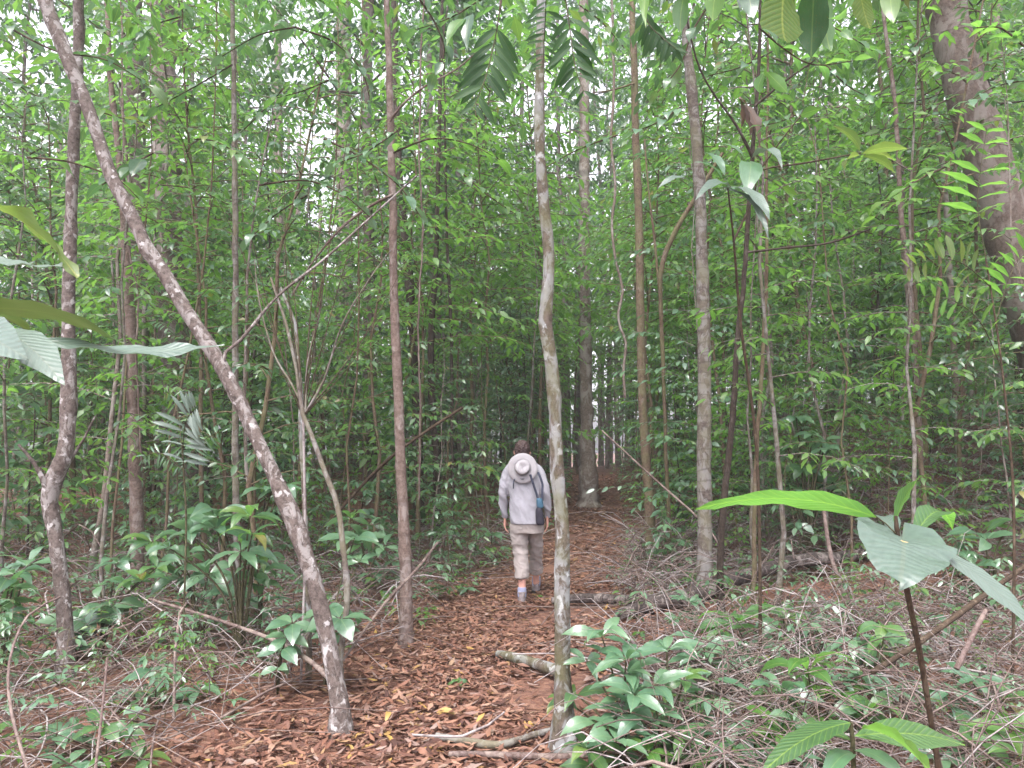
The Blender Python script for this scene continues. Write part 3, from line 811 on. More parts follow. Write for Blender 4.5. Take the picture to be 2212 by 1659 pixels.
# high crowns that close over the trail
K_HIGH = [sapling_kind('understory_tree', 'tree', 290 + i, 8.5, .40, 46, 2.1, .2, .2, ['leaf_bright', 'leaf_mid', 'leaf_bright'][i], 'bark_tan', kind='mid', gap=.12, r=.035, sub=3, lean=.5, fol='crown', stem='trunk', compound=False) for i in range(3)]
for i, (x, y) in enumerate([(-1.3, 10.8), (3.1, 11.5), (-.9, 14.5), (3.9, 14.6), (.3, 17.5), (3.2, 18.5), (.8, 22), (3.9, 23), (-3.6, 9.3), (5.2, 9.8), (2.2, 26), (1.6, 30), (-.35, 12.6), (2.5, 13.0), (3.1, 16.6), (.6, 15.2), (2.9, 15.8), (4.2, 20.5)]):
    taken.append((x, y)); k = K_HIGH[i % 3]
    put(k, x, y, i * 1.7, .85 + .1 * (i % 4), lab(k, x, y).replace('bushy', 'high-crowned'), 'high-crowned trees closing over the trail')
# canopy trees: they shape the upper half, with gaps to the sky in certain directions
def sky_gap(x, y):
    a = math.degrees(math.atan2(x, y))
    for c, w in ((-8, 1.9), (-15.5, 1.1), (22.5, 1.5), (-31, 1.0)):
        if abs(a - c) < w: return True
    return False
for (x, y) in scatter(rng, 84, 15, 48, 40, lambda x, y: abs(x - trail_x(y)) > (1.6 if y < 24 else .3) and not sky_gap(x, y), 1.7, taken):
    k = K_CAN[int(rng.integers(len(K_CAN)))]; s = rng.uniform(.8, 1.15)
    put(k, x, y, rng.uniform(0, 6.28), s, lab(k, x, y), 'tall trees filling the canopy')
for (x, y) in scatter(rng, 112, 9.5, 30, 40, lambda x, y: clear(x, y, 1.0) and not (sky_gap(x, y) and rng.uniform() < .85), 1.1, taken):
    k = K_MID[int(rng.integers(len(K_MID)))]; s = rng.uniform(.75, 1.15)
    put(k, x, y, rng.uniform(0, 6.28), s, lab(k, x, y), 'bushy trees under the canopy')
for (x, y) in scatter(rng, 110, 9, 32, 39, lambda x, y: clear(x, y, .5), 1.0, taken):
    k = K_POLE[int(rng.integers(len(K_POLE)))]; s = rng.uniform(.75, 1.1)
    put(k, x, y, rng.uniform(0, 6.28), s, lab(k, x, y), 'pole-thin saplings')
for (x, y) in scatter(rng, 16, 6.3, 9.3, 36, lambda x, y: clear(x, y, 1.0) and (-.6 < x / y < -.14 or x / y > .3), .8, taken):
    k = K_POLE[int(rng.integers(len(K_POLE)))]; s = rng.uniform(.6, .8)
    put(k, x, y, rng.uniform(0, 6.28), s, lab(k, x, y), 'pole-thin saplings')
for (x, y) in scatter(rng, 40, 6.2, 10, 38, lambda x, y: clear(x, y, .9) and not (y < 8.5 and -.42 < x / y < .28) , .8, taken) + scatter(rng, 235, 9.0, 27, 38, lambda x, y: clear(x, y, .3), .75, taken):
    k = K_SAP[int(rng.integers(len(K_SAP)))]; s = rng.uniform(.7, 1.15)
    put(k, x, y, rng.uniform(0, 6.28), s, lab(k, x, y), 'saplings of the understory')
for (x, y) in scatter(rng, 60, 7.6, 14.5, 37, lambda x, y: x / y > .17 and clear(x, y, .6), .5, []):
    k = K_SAP[int(rng.integers(len(K_SAP)))]; s = rng.uniform(.3, .55)
    put(k, x, y, rng.uniform(0, 6.28), s, 'low ' + lab(k, x, y), 'low saplings on the right bank')
taken2 = []
for (x, y) in scatter(rng, 80, 6.3, 12, 38, lambda x, y: clear(x, y, .35) and not (6.2 < y < 7.9 and .7 < x < 3.6) and (x > trail_x(y) or y > 8.3), .35, taken2) + scatter(rng, 60, 3.9, 6.6, 37, lambda x, y: clear(x, y, .35) and not (-.05 < x / y < .25), .4, taken2) + scatter(rng, 150, 6.6, 24, 38, lambda x, y: clear(x, y, .2) and not (6.2 < y < 7.9 and .7 < x < 3.6) and rng.uniform() < (1.0 if x > 0 or y > 8 else .5), .4, taken2):
    k = K_SHR[int(rng.integers(len(K_SHR)))]; s = rng.uniform(.5, 1.05) * (0.5 if y < 7 else 1)
    put(k, x, y, rng.uniform(0, 6.28), s, lab(k, x, y), 'leafy shrubs on the forest floor')
taken3 = []
for (x, y) in scatter(rng, 260, 3.2, 12, 38, lambda x, y: clear(x, y, -.1), .2, taken3):
    k = K_SEED[int(rng.integers(len(K_SEED)))]; s = rng.uniform(.6, 1.15)
    put(k, x, y, rng.uniform(0, 6.28), s, lab(k, x, y), 'seedlings on the forest floor')

# far wood behind: one mass nobody could count
def far_wood():
    rng = np.random.default_rng(77)
    n = 26000
    a = rng.uniform(RAD(-50), RAD(50), n); d = rng.uniform(38, 62, n)
    hgt = rng.beta(1.1, 2.2, n) * 16
    x, y = d * np.sin(a), d * np.cos(a)
    P = np.stack([x, y, ground_z(x, y) + hgt], -1)
    k = np.sin(x * .9 + 3 * np.sin(hgt * .5)) + np.sin(hgt * 1.3 + y * .4) + rng.normal(0, .6, n)
    sel = k > .1
    P = P[sel]; n = len(P)
    D = rng.normal(0, 1, (n, 3)); D[:, 2] -= .4
    N = rng.normal(0, .5, (n, 3)) + [0, 0, 1]
    V, F, uv = leaf_batch(P, D, N, rng.uniform(.3, .55, n), rng.uniform(.07, .13, n), 'far')
    parts = [(V, F)]
    o = link('far_wood', make_mesh('far_wood', parts, M['leaf_mid'], True, [uv])); tag(o, kind='stuff')
    tr = []
    for i in range(150):
        a = rng.uniform(RAD(-46), RAD(46)); d = rng.uniform(30, 58); x, y = d * math.sin(a), d * math.cos(a); z = gz(x, y)
        tr += tube_parts([(x, y, z - .3), (x + rng.uniform(-.2, .2), y, z + 6), (x + rng.uniform(-.5, .5), y, z + 16)], np.array([1.2, 1, .6]) * rng.uniform(.06, .2), 7)
    o = link('far_trunks', make_mesh('far_trunks', tr, M['bark_pale'])); tag(o, kind='stuff')
far_wood()

# ------------------------------------------------------------------ ground cover, litter, twigs
def litter():
    rng = np.random.default_rng(5)
    def field(n, y0, y1, on_trail):
        if on_trail:
            y = rng.uniform(y0, y1, n); x = trail_x(y) + rng.normal(0, .62, n) * trail_w(y) * 1.1
        else:
            y = np.sqrt(rng.uniform(y0 ** 2, y1 ** 2, n)); x = y * np.tan(rng.uniform(RAD(-40), RAD(40), n))
        return x, y
    def build(x, y, name, mat, L0, L1, lift=.012, kind='far'):
        bare = np.sin(x * 3.1 + 1.7 * np.sin(y * 1.3)) + np.sin(y * 2.7 + 1.1 * np.sin(x * 2.3 + 2)) + rng.normal(0, .35, len(x))
        keep = (bare < 1.15) | (np.abs(x - trail_x(y)) > trail_w(y) * .8)
        x, y = x[keep], y[keep]
        n = len(x)
        z = ground_z(x, y) + rng.uniform(.004, lift, n)
        a = rng.uniform(0, 6.283, n); tilt = rng.normal(0, .15, n)
        D = np.stack([np.cos(a), np.sin(a), tilt], -1)
        N = np.stack([rng.normal(0, .24, n), rng.normal(0, .24, n), np.ones(n) * np.where(rng.uniform(size=n) < .5, 1, -1)], -1)
        L = rng.uniform(L0, L1, n)
        P = np.stack([x, y, z], -1) - D * L[:, None] * .5
        P[:, 2] += .012
        V, F, uv = leaf_batch(P, D, N, L, L * rng.uniform(.10, .17, n), kind, .14)
        o = link(name, make_mesh(name, [(V, F)], M[mat], True, [uv])); tag(o, kind='stuff')
    x, y = field(15000, 3.0, 9.0, True); build(x, y, 'leaf_litter', 'dead_leaf', .03, .12, .03, 'mid')
    x, y = field(5200, 9.0, 24.0, True); build(x, y, 'leaf_litter', 'dead_leaf', .08, .16, .03)
    x, y = field(26000, 2.6, 13.0, False); build(x, y, 'leaf_litter', 'dead_leaf', .05, .12, .05)
    x, y = field(9000, 13.0, 26.0, False); build(x, y, 'leaf_litter', 'dead_leaf', .1, .18, .06)
litter()

def twig_path(rng, x, y, L, rise, z0=.02, bend=.25, az=None):
    az = rng.uniform(0, math.pi * 2) if az is None else az
    n = 5; t = np.linspace(0, 1, n)
    k = rng.normal(0, bend)
    px = x + L * t * math.cos(az) - k * L * t * t * math.sin(az)
    py = y + L * t * math.sin(az) + k * L * t * t * math.cos(az)
    arch = rng.uniform(-.1, .6) * L * np.sin(math.pi * t)
    g = ground_z(px, py)
    pz = g + z0 + rise * t + np.maximum(arch, 0) * .6
    return np.stack([px, py, pz], -1)

LOG_PX = [(1335, 1340, 6.9), (1380, 1330, 7.0), (1440, 1312, 7.1), (1500, 1292, 7.25), (1560, 1268, 7.4), (1640, 1240, 7.6), (1730, 1216, 7.8), (1850, 1204, 8.0), (1990, 1196, 8.3)]
LOG_XY = np.array([at(*q)[:2] for q in LOG_PX])
def near_log(x, y):
    if not .75 < x < 4.4: return False
    ly = np.interp(x, LOG_XY[:, 0], LOG_XY[:, 1])
    return ly - 1.15 < y < ly + .15
def twig_tangle():
    rng = np.random.default_rng(9)
    for mat, n in (('twig', 6400), ('twig_pale', 2600)):
        parts = []
        c = 0
        while c < n:
            y = rng.uniform(3.0, 12.5); x = y * math.tan(RAD(rng.uniform(-38, 38)))
            off = x - trail_x(y)
            if abs(off) < trail_w(y) * .95: continue
            if off < 0 and rng.uniform() < .58: continue
            if near_log(x, y): continue
            L = rng.gamma(3.0, .15)
            rise = max(0, rng.normal(.04, .12)) if rng.uniform() < .6 else rng.uniform(.1, .5)
            p = twig_path(rng, x, y, L, rise * min(1, L)); p[:, 2] += rng.uniform(0, .32) ** 1.5 * (1.6 if off > 0 else 1.0)
            r = rng.uniform(.0018, .0055) * (2.1 if c % 14 == 0 else 1) * (1 + .08 * max(0, y - 5))
            parts += tube_parts(p, np.linspace(r, r * .45, 5), 3, cap=False)
            c += 1
        o = link('twig_tangle', make_mesh('twig_tangle', parts, M[mat])); tag(o, kind='stuff')
twig_tangle()

def ground_cover():
    rng = np.random.default_rng(15)
    for mat, n, L0, L1 in (('leaf_blue', 4500, .05, .1), ('leaf_mid', 4500, .04, .1)):
        out = Leaves()
        c = 0
        while c < n:
            y = math.sqrt(rng.uniform(3.0 ** 2, 24.0 ** 2)); x = y * math.tan(RAD(rng.uniform(-39, 39)))
            off = x - trail_x(y)
            if abs(off) < trail_w(y) * .9: continue
            if near_log(x, y): continue
            if off < 0 and y < 6 and rng.uniform() < .5: continue
            z = gz(x, y) + rng.uniform(.04, .3) * (1 + max(0, y - 8) * .12)
            m = int(rng.integers(3, 7)); a = rng.uniform(0, 6.28) + np.arange(m) * 6.28 / m
            D = np.stack([np.cos(a), np.sin(a), rng.uniform(-.4, .25, m)], -1)
            L = rng.uniform(L0, L1, m)
            out.add(np.tile([x, y, z], (m, 1)), D, np.tile([0, 0, 1.0], (m, 1)) + rng.normal(0, .2, (m, 3)), L, L * .24)
            c += 1
        o = out.mesh('ground_cover', M[mat], 'far', .2); o = link('ground_cover', o); tag(o, kind='stuff')
ground_cover()

# ------------------------------------------------------------------ the walker
M['shirt'] = plain_mat('shirt', (.265, .26, .285), .85, .05, 9.0, .35, dist=.02)
M['trousers'] = plain_mat('trousers', (.295, .262, .245), .9, .06, 11.0, .4, dist=.02)
M['skin'] = plain_mat('skin', (.55, .30, .24), .55, .06, 30.0, .1)
M['hair'] = plain_mat('hair', (.045, .026, .024), .6, .45, 60.0, .8, dist=.006)
M['hat_cloth'] = plain_mat('hat_cloth', (.285, .27, .28), .9, .04, 20.0, .2)
M['strap'] = plain_mat('strap', (.03, .035, .055), .8, .2, 40.0, .2)
M['bag_black'] = plain_mat('bag_black', (.022, .02, .03), .7, .3, 30.0, .4)
M['bag_blue'] = plain_mat('bag_blue', (.04, .10, .15), .6, .15, 30.0, .3)
M['sock'] = plain_mat('sock', (.27, .29, .40), .95, .15, 60.0, .4)
M['shoe'] = plain_mat('shoe', (.20, .17, .17), .8, .3, 30.0, .4)
M['sole'] = plain_mat('sole', (.045, .04, .04), .9, .2, 30.0, .3)

def ring_loft(rings, sides=28):
    """rings (cx, cy, cz, rx, ry[, tilt]) joined and closed"""
    R = np.array([list(r) + [0] * (6 - len(r)) for r in rings], float)
    a = np.linspace(0, 2 * math.pi, sides, endpoint=False)
    V = np.stack([R[:, 0:1] + R[:, 3:4] * np.cos(a), R[:, 1:2] + R[:, 4:5] * np.sin(a), R[:, 2:3] + R[:, 5:6] * np.sin(a)], -1).reshape(-1, 3)
    n = len(R)
    i = np.arange(n - 1)[:, None] * sides; j = np.arange(sides)[None]; k = (j + 1) % sides
    F = np.stack([i + j, i + k, i + sides + k, i + sides + j], -1).reshape(-1, 4)
    jj = np.arange(sides); kk = (jj + 1) % sides
    c0, c1 = len(V), len(V) + 1; b = (n - 1) * sides
    V = np.vstack([V, R[0, :3], R[-1, :3]])
    return V, F, np.vstack([np.stack([kk, jj, np.full(sides, c0)], -1), np.stack([b + jj, b + kk, np.full(sides, c1)], -1)])

def solid(loft):
    V, F, T3 = loft
    return bm_mesh(V, [list(f) for f in F] + [list(f) for f in T3])

def bm_mesh(V, F):
    me = bpy.data.meshes.new('tmp'); me.from_pydata([tuple(map(float, v)) for v in V], [], F); me.update(); return me

def round_limb(pts, sides=16):
    """pts rows x y z r ; capsule-like closed tube"""
    P = spline(pts, .02)
    (V, F), tri = tube(P[:, :3], P[:, 3], sides)
    # hemispherical ends
    V = list(V); nb = len(P)
    return bm_mesh(V, [list(f) for f in F] + [list(f) for f in tri])

def ball(c, r, sq=(1, 1, 1), n=14):
    rings = []
    for k in range(1, n):
        t = math.pi * k / n
        rings.append((c[0], c[1], c[2] - math.cos(t) * r * sq[2], math.sin(t) * r * sq[0], math.sin(t) * r * sq[1]))
    return solid(ring_loft(rings, 20))

def fuse(name, meshes, mat, voxel, smooth=6, cut=None, wrinkle=None, decimate=None):
    """one continuous skin round overlapping solids"""
    V, F, off = [], [], 0
    for me in meshes:
        V += [tuple(v.co) for v in me.vertices]
        F += [[i + off for i in p.vertices] for p in me.polygons]
        off += len(me.vertices)
    me = bm_mesh(V, F)
    o = bpy.data.objects.new('tmp', me); COL.objects.link(o)
    r = o.modifiers.new('r', 'REMESH'); r.mode = 'VOXEL'; r.voxel_size = voxel
    s = o.modifiers.new('s', 'SMOOTH'); s.iterations = smooth; s.factor = .5
    dg = bpy.context.evaluated_depsgraph_get(); dg.update()
    out = bpy.data.meshes.new_from_object(o.evaluated_get(dg))
    bpy.data.objects.remove(o)
    out.name = name
    n = len(out.vertices)
    co = np.zeros(n * 3, np.float32); out.vertices.foreach_get('co', co); co = co.reshape(-1, 3)
    if wrinkle is not None:
        nr = np.zeros(n * 3, np.float32); out.vertices.foreach_get('normal', nr); nr = nr.reshape(-1, 3)
        co = co + nr * wrinkle(co)[:, None]
        out.vertices.foreach_set('co', co.astype(np.float32).reshape(-1))
    out.polygons.foreach_set('use_smooth', np.ones(len(out.polygons), bool))
    out.materials.clear(); out.materials.append(mat)
    out.update()
    return out

from mathutils import noise as mnoise
def fold_noise(c, f, amp, off):
    v = np.array([mnoise.noise((float(p[0]) * f[0] + off + float(p[2]) * f[0] * .5, float(p[1]) * f[1], float(p[2]) * f[2] + off)) for p in c])
    return (.35 - np.abs(v) * 1.6) * amp

def finger(base, d, curl, L, r=.0085):
    """three bent bones from the palm"""
    d = np.array(d, float); d /= np.linalg.norm(d)
    c = np.array(curl, float)
    p = np.array(base, float); rows = [[*(p - d * .012), r * 1.05], [*p, r * 1.05]]
    for k, f in enumerate((.45, .3, .25)):
        dd = d + c * (.35 + .55 * k); dd /= np.linalg.norm(dd)
        p = p + dd * L * f; rows.append([*p, r * (1 - .1 * (k + 1))])
    return round_limb(rows, 8)

def hand(wrist, s):
    """relaxed hand hanging from the wrist; s = +1 right, -1 left. thumb forward"""
    w = np.array(wrist, float)
    out = []
    rows = [[*(w + [0, 0, .03]), .026], [*(w + [0, .003, -.01]), .026], [*(w + [0, .008, -.045]), .03], [*(w + [0, .012, -.085]), .028]]
    P = spline(rows, .01)
    (V, F), tri = tube(P[:, :3], P[:, 3], 14)
    V = np.array(V); V[:, 0] = w[0] + (V[:, 0] - w[0]) * .52; V[:, 1] = w[1] + .006 + (V[:, 1] - w[1] - .006) * 1.35
    out.append(bm_mesh(V, [list(f) for f in F] + [list(f) for f in tri]))
    for k, L in enumerate((.068, .078, .074, .058)):
        yy = .036 - .0205 * k
        out.append(finger(w + [0, yy + .008, -.085], (0, .06 * (1.5 - k), -1), (-s * .75, 0, .12), L, .0088 - .0005 * k))
    out.append(finger(w + [-s * .004, .035, -.03], (-s * .25, .62, -.75), (-s * .35, -.35, -.2), .062, .0098))
    return out

def build_person():
    bx, by = .118, 7.9
    z0 = gz(bx - .02, by)
    zr = gz(bx + .13, by + .5)
    root = empty('person', (bx, by, z0), 'person in pale shirt and beige trousers walking away along the leaf-covered trail, head bowed', 'person')
    # ---- body: head, neck, core, arms, hands, legs, one surface
    body = []
    body.append(ball((-.012, .205, 1.525), .088, (.9, 1.12, 1.0)))          # skull
    body.append(ball((-.012, .265, 1.475), .062, (.85, .9, 1.0)))           # face and jaw
    body.append(ball((-.012, .312, 1.488), .02, (.8, 1.1, 1.3), 8))         # nose
    for s in (-1, 1):
        body.append(ball((-.012 + s * .08, .205, 1.505), .022, (.4, .8, 1.3), 8))   # ears
        body.append(ball((-.012 + s * .03, .318, 1.515), .012, (1, .6, .7), 8))     # brow over the eyes
    body.append(ball((-.012, .318, 1.452), .02, (1.1, .5, .45), 8))         # mouth
    body.append(round_limb([[-.005, .09, 1.36, .06], [-.008, .14, 1.43, .055], [-.012, .18, 1.5, .055]]))
    body.append(solid(ring_loft([(.035, 0, .80, .14, .10), (.02, .005, .95, .13, .10), (.01, .03, 1.15, .13, .09), (.005, .07, 1.30, .12, .07), (0, .09, 1.36, .07, .05)])))
    LA = [[-.12, .08, 1.33, .04], [-.185, .062, 1.22, .036], [-.205, .05, 1.09, .032], [-.205, .08, .97, .03], [-.19, .105, .84, .025]]
    RA = [[.12, .08, 1.33, .04], [.19, .052, 1.22, .036], [.22, .03, 1.09, .032], [.236, .06, .97, .03], [.242, .10, .84, .025]]
    body.append(round_limb(LA)); body.append(round_limb(RA))
    body += hand((-.19, .105, .835), -1); body += hand((.242, .10, .835), 1)
    LL = [[-.05, 0, .86, .08], [-.045, .02, .65, .07], [-.025, .035, .47, .055], [-.018, 0, .34, .05], [-.016, -.02, .20, .038], [-.018, -.02, .08, .034]]
    RL = [[.115, .02, .86, .08], [.12, .13, .65, .07], [.125, .22, .48, .055], [.13, .30, .36, .05], [.135, .39, .22, .036], [.138, .43, .12, .034]]
    body.append(round_limb(LL)); body.append(round_limb(RL))
    link('body', fuse('body', body, M['skin'], .005, 3), root)
    # ---- hair
    hr = [ball((-.012, .19, 1.54), .098, (.86, 1.05, .98)), ball((-.012, .15, 1.495), .07, (1.02, .8, .95))]
    rngh = np.random.default_rng(2)
    def curls(c):
        return .006 * np.sin(c[:, 0] * 150 + 2 * np.sin(c[:, 2] * 90)) * np.sin(c[:, 2] * 130 + c[:, 1] * 60)
    hm = fuse('hair', hr, M['hair'], .006, 2, wrinkle=curls)
    co = np.array([v.co for v in hm.vertices]);
    for v in hm.vertices:                       # leave the face free
        if v.co.y > .235: v.co.y = .235 - (v.co.y - .235) * .2
    link('hair', hm, root)
    # ---- trousers
    tr = [solid(ring_loft([(.04, .0, .70, .16, .11), (.04, -.005, .80, .172, .118), (.035, 0, .90, .165, .112), (.035, 0, .93, .15, .10)]))]
    def leg(rows): return round_limb(rows, 18)
    tr.append(leg([[-.045, .0, .84, .098], [-.045, .015, .70, .092], [-.035, .03, .55, .082], [-.026, .02, .45, .077], [-.022, 0, .35, .075], [-.022, -.012, .27, .077], [-.022, -.014, .25, .078]]))
    tr.append(leg([[.12, .02, .84, .09], [.12, .10, .70, .088], [.124, .18, .56, .08], [.128, .235, .47, .075], [.13, .29, .38, .073], [.134, .345, .29, .076], [.136, .36, .265, .077]]))
    def folds(c):
        return fold_noise(c, (9, 6, 10), .012, 3.0) * np.clip((.95 - c[:, 2]) * 3, .2, 1) + fold_noise(c, (20, 12, 24), .005, 9.0)
    tm = link('trousers', fuse('trousers', tr, M['trousers'], .0065, 3, wrinkle=folds), root)
    # ---- shirt
    sh = [solid(ring_loft([(.04, -.01, .795, .17, .125), (.03, -.005, .84, .172, .125), (.02, 0, .95, .163, .122), (.012, .02, 1.08, .165, .122), (.005, .045, 1.2, .172, .124), (.003, .07, 1.28, .168, .112, -.02), (0, .085, 1.345, .14, .09, -.02), (-.005, .11, 1.395, .085, .07, -.02), (-.006, .125, 1.43, .066, .062, -.02)]))]
    def sleeve(rows, k): return round_limb([[r[0], r[1], r[2], r[3] + k] for r in rows], 16)
    sh.append(sleeve([[-.10, .085, 1.345, .055], [-.155, .075, 1.315, .056], [-.188, .062, 1.22, .054], [-.205, .05, 1.10, .05], [-.205, .08, .97, .046], [-.19, .10, .86, .038], [-.19, .104, .845, .038]], 0))
    sh.append(sleeve([[.10, .085, 1.345, .055], [.158, .07, 1.315, .056], [.198, .052, 1.22, .054], [.22, .03, 1.10, .05], [.236, .06, .97, .046], [.242, .095, .86, .038], [.242, .10, .845, .038]], 0))
    def cloth(c):
        return fold_noise(c, (9, 6, 5), .014, 1.0) + fold_noise(c, (22, 14, 12), .006, 5.0)
    link('shirt', fuse('shirt', sh, M['shirt'], .0065, 3, wrinkle=cloth), root)
    # ---- socks and shoes
    for s, (x, y, z) in enumerate([(-.018, -.02, 0.0), (.14, .455, zr - z0 + .015)]):
        so = round_limb([[x, y, z + .165, .044], [x, y, z + .12, .046], [x, y + .0, z + .07, .045]], 14)
        link('sock', fuse('sock', [so], M['sock'], .006, 2), root)
        sh_ = [solid(ring_loft([(x, y + .07, z + .022, .046, .145), (x, y + .07, z + .05, .046, .14), (x, y + .045, z + .08, .043, .11), (x, y + .01, z + .11, .045, .062), (x, y + .0, z + .125, .046, .055)]))]
        shoe = link('shoe', fuse('shoe', sh_, M['shoe'], .006, 3), root)
        sole = solid(ring_loft([(x, y + .07, z + .0, .05, .15), (x, y + .07, z + .025, .05, .15)])); sole.materials.append(M['sole']); sole.name = 'sole'
        link('sole', sole, shoe)
    return root, (bx, by, z0)

def build_hat(o):
    """sun hat hanging on the back, facing the camera"""
    root = empty('sun_hat', (o[0] - .012, o[1] - .085, o[2] + 1.35), 'off-white wide-brimmed cloth sun hat hanging on the back of the walker', 'hat')
    n = 40; a = np.linspace(0, 2 * math.pi, n, endpoint=False)
    rs = [.074, .082, .103, .128, .145, .152, .152, .146, .12, .08]
    hs = [.0, -.004, -.004, .001, .010, .020, .024, .015, .003, .004]
    V = []
    for r, h in zip(rs, hs):
        wob = .016 * np.sin(a * 2 + .6) * (r / .154) ** 2 + .004 * np.sin(a * 5) * (r / .154) ** 3
        # disc local: x right, z up ; depth along y (camera side negative)
        V.append(np.stack([r * np.cos(a), h * 1.0 + wob, r * 1.0 * np.sin(a)], -1))
    V = np.concatenate(V); m = len(rs)
    i = np.arange(m - 1)[:, None] * n; j = np.arange(n)[None]; k = (j + 1) % n
    F = [list(f) for f in np.stack([i + j, i + k, i + n + k, i + n + j], -1).reshape(-1, 4)]
    V[:, 1] += V[:, 2] * .2                     # leans along the back
    brim = bm_mesh(V, F); brim.name = 'brim'; brim.materials.append(M['hat_cloth'])
    for p in brim.polygons: p.use_smooth = True
    link('brim', brim, root)
    # crown
    prof = [(.077, .004), (.077, -.02), (.074, -.045), (.070, -.062), (.060, -.074), (.042, -.076), (.02, -.062), (.004, -.056)]
    V = []
    for r, h in prof:
        dent = .014 * np.sin(a) * (1 if h < -.06 else 0) + .006 * np.sin(3 * a + 1) * (abs(h) / .09)
        rr = r * (1 + .04 * np.sin(2 * a + .5))
        V.append(np.stack([rr * np.cos(a), np.full(n, h) + dent, rr * np.sin(a) * 1.02 + .012], -1))
    V = np.concatenate(V); m = len(prof)
    i = np.arange(m - 1)[:, None] * n
    F = [list(f) for f in np.stack([i + j, i + k, i + n + k, i + n + j], -1).reshape(-1, 4)] + [list(range((m - 1) * n, m * n))]
    V[:, 1] += V[:, 2] * .2
    cr = bm_mesh(V, F); cr.name = 'crown'; cr.materials.append(M['hat_cloth'])
    for p in cr.polygons: p.use_smooth = True
    link('crown', cr, root)
    b = [(.0815 * math.cos(t), -.012 + (.0815 * math.sin(t) + .012) * .2, .083 * math.sin(t) + .012, .0022) for t in np.linspace(0, 2 * math.pi, 30)]
    b = np.array(b); link('hat_band', make_mesh('hat_band', tube_parts(b[:, :3], b[:, 3], 5, cap=False), M['hat_cloth']), root)
    e = []
    for pts in ([(-.018, -.098), (-.016, -.104), (-.008, -.108), (-.001, -.104), (.0, -.099)], [(.0, -.099), (.004, -.106), (.011, -.106), (.014, -.1), (.012, -.094)]):
        q = np.array([(x, -.012 + z * .2 - .008, z) for x, z in pts]); e += tube_parts(spline(q, .003), np.full(len(spline(q, .003)), .0026), 5)
    link('emblem', make_mesh('emblem', e, M['strap']), root)
    c = np.array([(-.11, .06, .06), (-.095, .01, .085), (-.03, -.002, .11), (.03, -.002, .11), (.10, .01, .08), (.12, .06, .05)])
    link('chin_cord', make_mesh('chin_cord', tube_parts(spline(c + [0, .03, 0], .02), np.full(len(spline(c, .02)), .003), 5), M['strap']), root)

def build_bag(o):
    root = empty('shoulder_bag', (o[0] + .165, o[1] - .13, o[2] + .79), 'narrow black bottle pouch with a blue top slung at the right hip of the walker', 'bag')
    def rb(z0, z1, w0, w1, d, mat, name, tilt=0.0):
        rings = []
        for t in np.linspace(0, 1, 9):
            e = 1 - .35 * abs(2 * t - 1) ** 6
            w = (w0 + (w1 - w0) * t) * e
            rings.append((tilt * t, 0, z0 + (z1 - z0) * t, w, d * e))
        me = fuse(name, [solid(ring_loft(rings, 24))], mat, .005, 3); link(name, me, root)
    rb(0, .175, .046, .036, .034, M['bag_black'], 'pouch', -.015)
    rb(.165, .265, .036, .031, .03, M['bag_blue'], 'pouch_top', -.012)
    for nm, pts in (('strap', [(-.02, -.0, .25), (-.045, .01, .33), (-.075, .005, .42), (-.10, .02, .50)]), ('strap', [(.02, .0, .24), (.018, .012, .33), (.022, .03, .40), (.005, .03, .46), (-.02, .06, .52)])):
        q = spline(np.array(pts), .02)
        V, F = tube(q, np.full(len(q), .011), 8, squash=(1, .35))[0]
        link(nm, make_mesh('strap', [(V[:-2], F)], M['strap']), root)
    q = spline(np.array([(-.245, .055, .47), (-.262, .03, .44), (-.268, .02, .40), (-.27, .04, .36)]), .02)
    link('strap', make_mesh('strap', tube_parts(q, np.full(len(q), .006), 6), M['strap']), root)

person, PO = build_person()
build_hat(PO)
build_bag(PO)

# ------------------------------------------------------------------ single leaves as parts
def leaf_form(name, mat, arch=.12, fold=.3, wave=.007, peak=.45, sharp=1.0, rows=15, seed=0, ragged=0.0, cordate=0.0):
    """one leaf: length 1 along x, half width 1 along y, heights in leaf lengths"""
    rng = np.random.default_rng(seed)
    t = np.linspace(0, 1, rows)
    w = np.where(t < peak, np.sin(np.clip(t / peak, 0, 1) * math.pi / 2) ** (.8 if not cordate else .5), np.cos(np.clip((t - peak) / (1 - peak), 0, 1) * math.pi / 2) ** (1.0 * sharp))
    w = np.maximum(w, .012)
    ss = np.array([-1, -.55, 0, .55, 1])
    V, uv = [], []
    ph = rng.uniform(0, 6.28, 4)
    for i in range(rows):
        for s in ss:
            edge = abs(s) > .9
            ww = w[i] * (1 + (ragged * rng.normal() if edge and 0 < i < rows - 1 else 0))
            x = t[i] - (cordate * abs(s) * (1 - t[i]) ** 2 if cordate else 0)
            z = arch * 4 * t[i] * (1 - t[i]) + wave * math.sin(t[i] * 9 + ph[0] + s * 1.5) * (abs(s) + .2) + fold * .1 * abs(s) * w[i] + (wave * math.sin(t[i] * 23 + ph[1 if s > 0 else 2]) * (1 if edge else 0))
            V.append((x, s * ww, z)); uv.append((t[i], .5 + .5 * s * w[i]))
    i = np.arange(rows - 1)[:, None] * 5; j = np.arange(4)[None]
    F = np.stack([i + j, i + 5 + j, i + 5 + j + 1, i + j + 1], -1).reshape(-1, 4)
    me = make_mesh(name, [(np.array(V), F)], mat, True, [np.array(uv)])
    return me

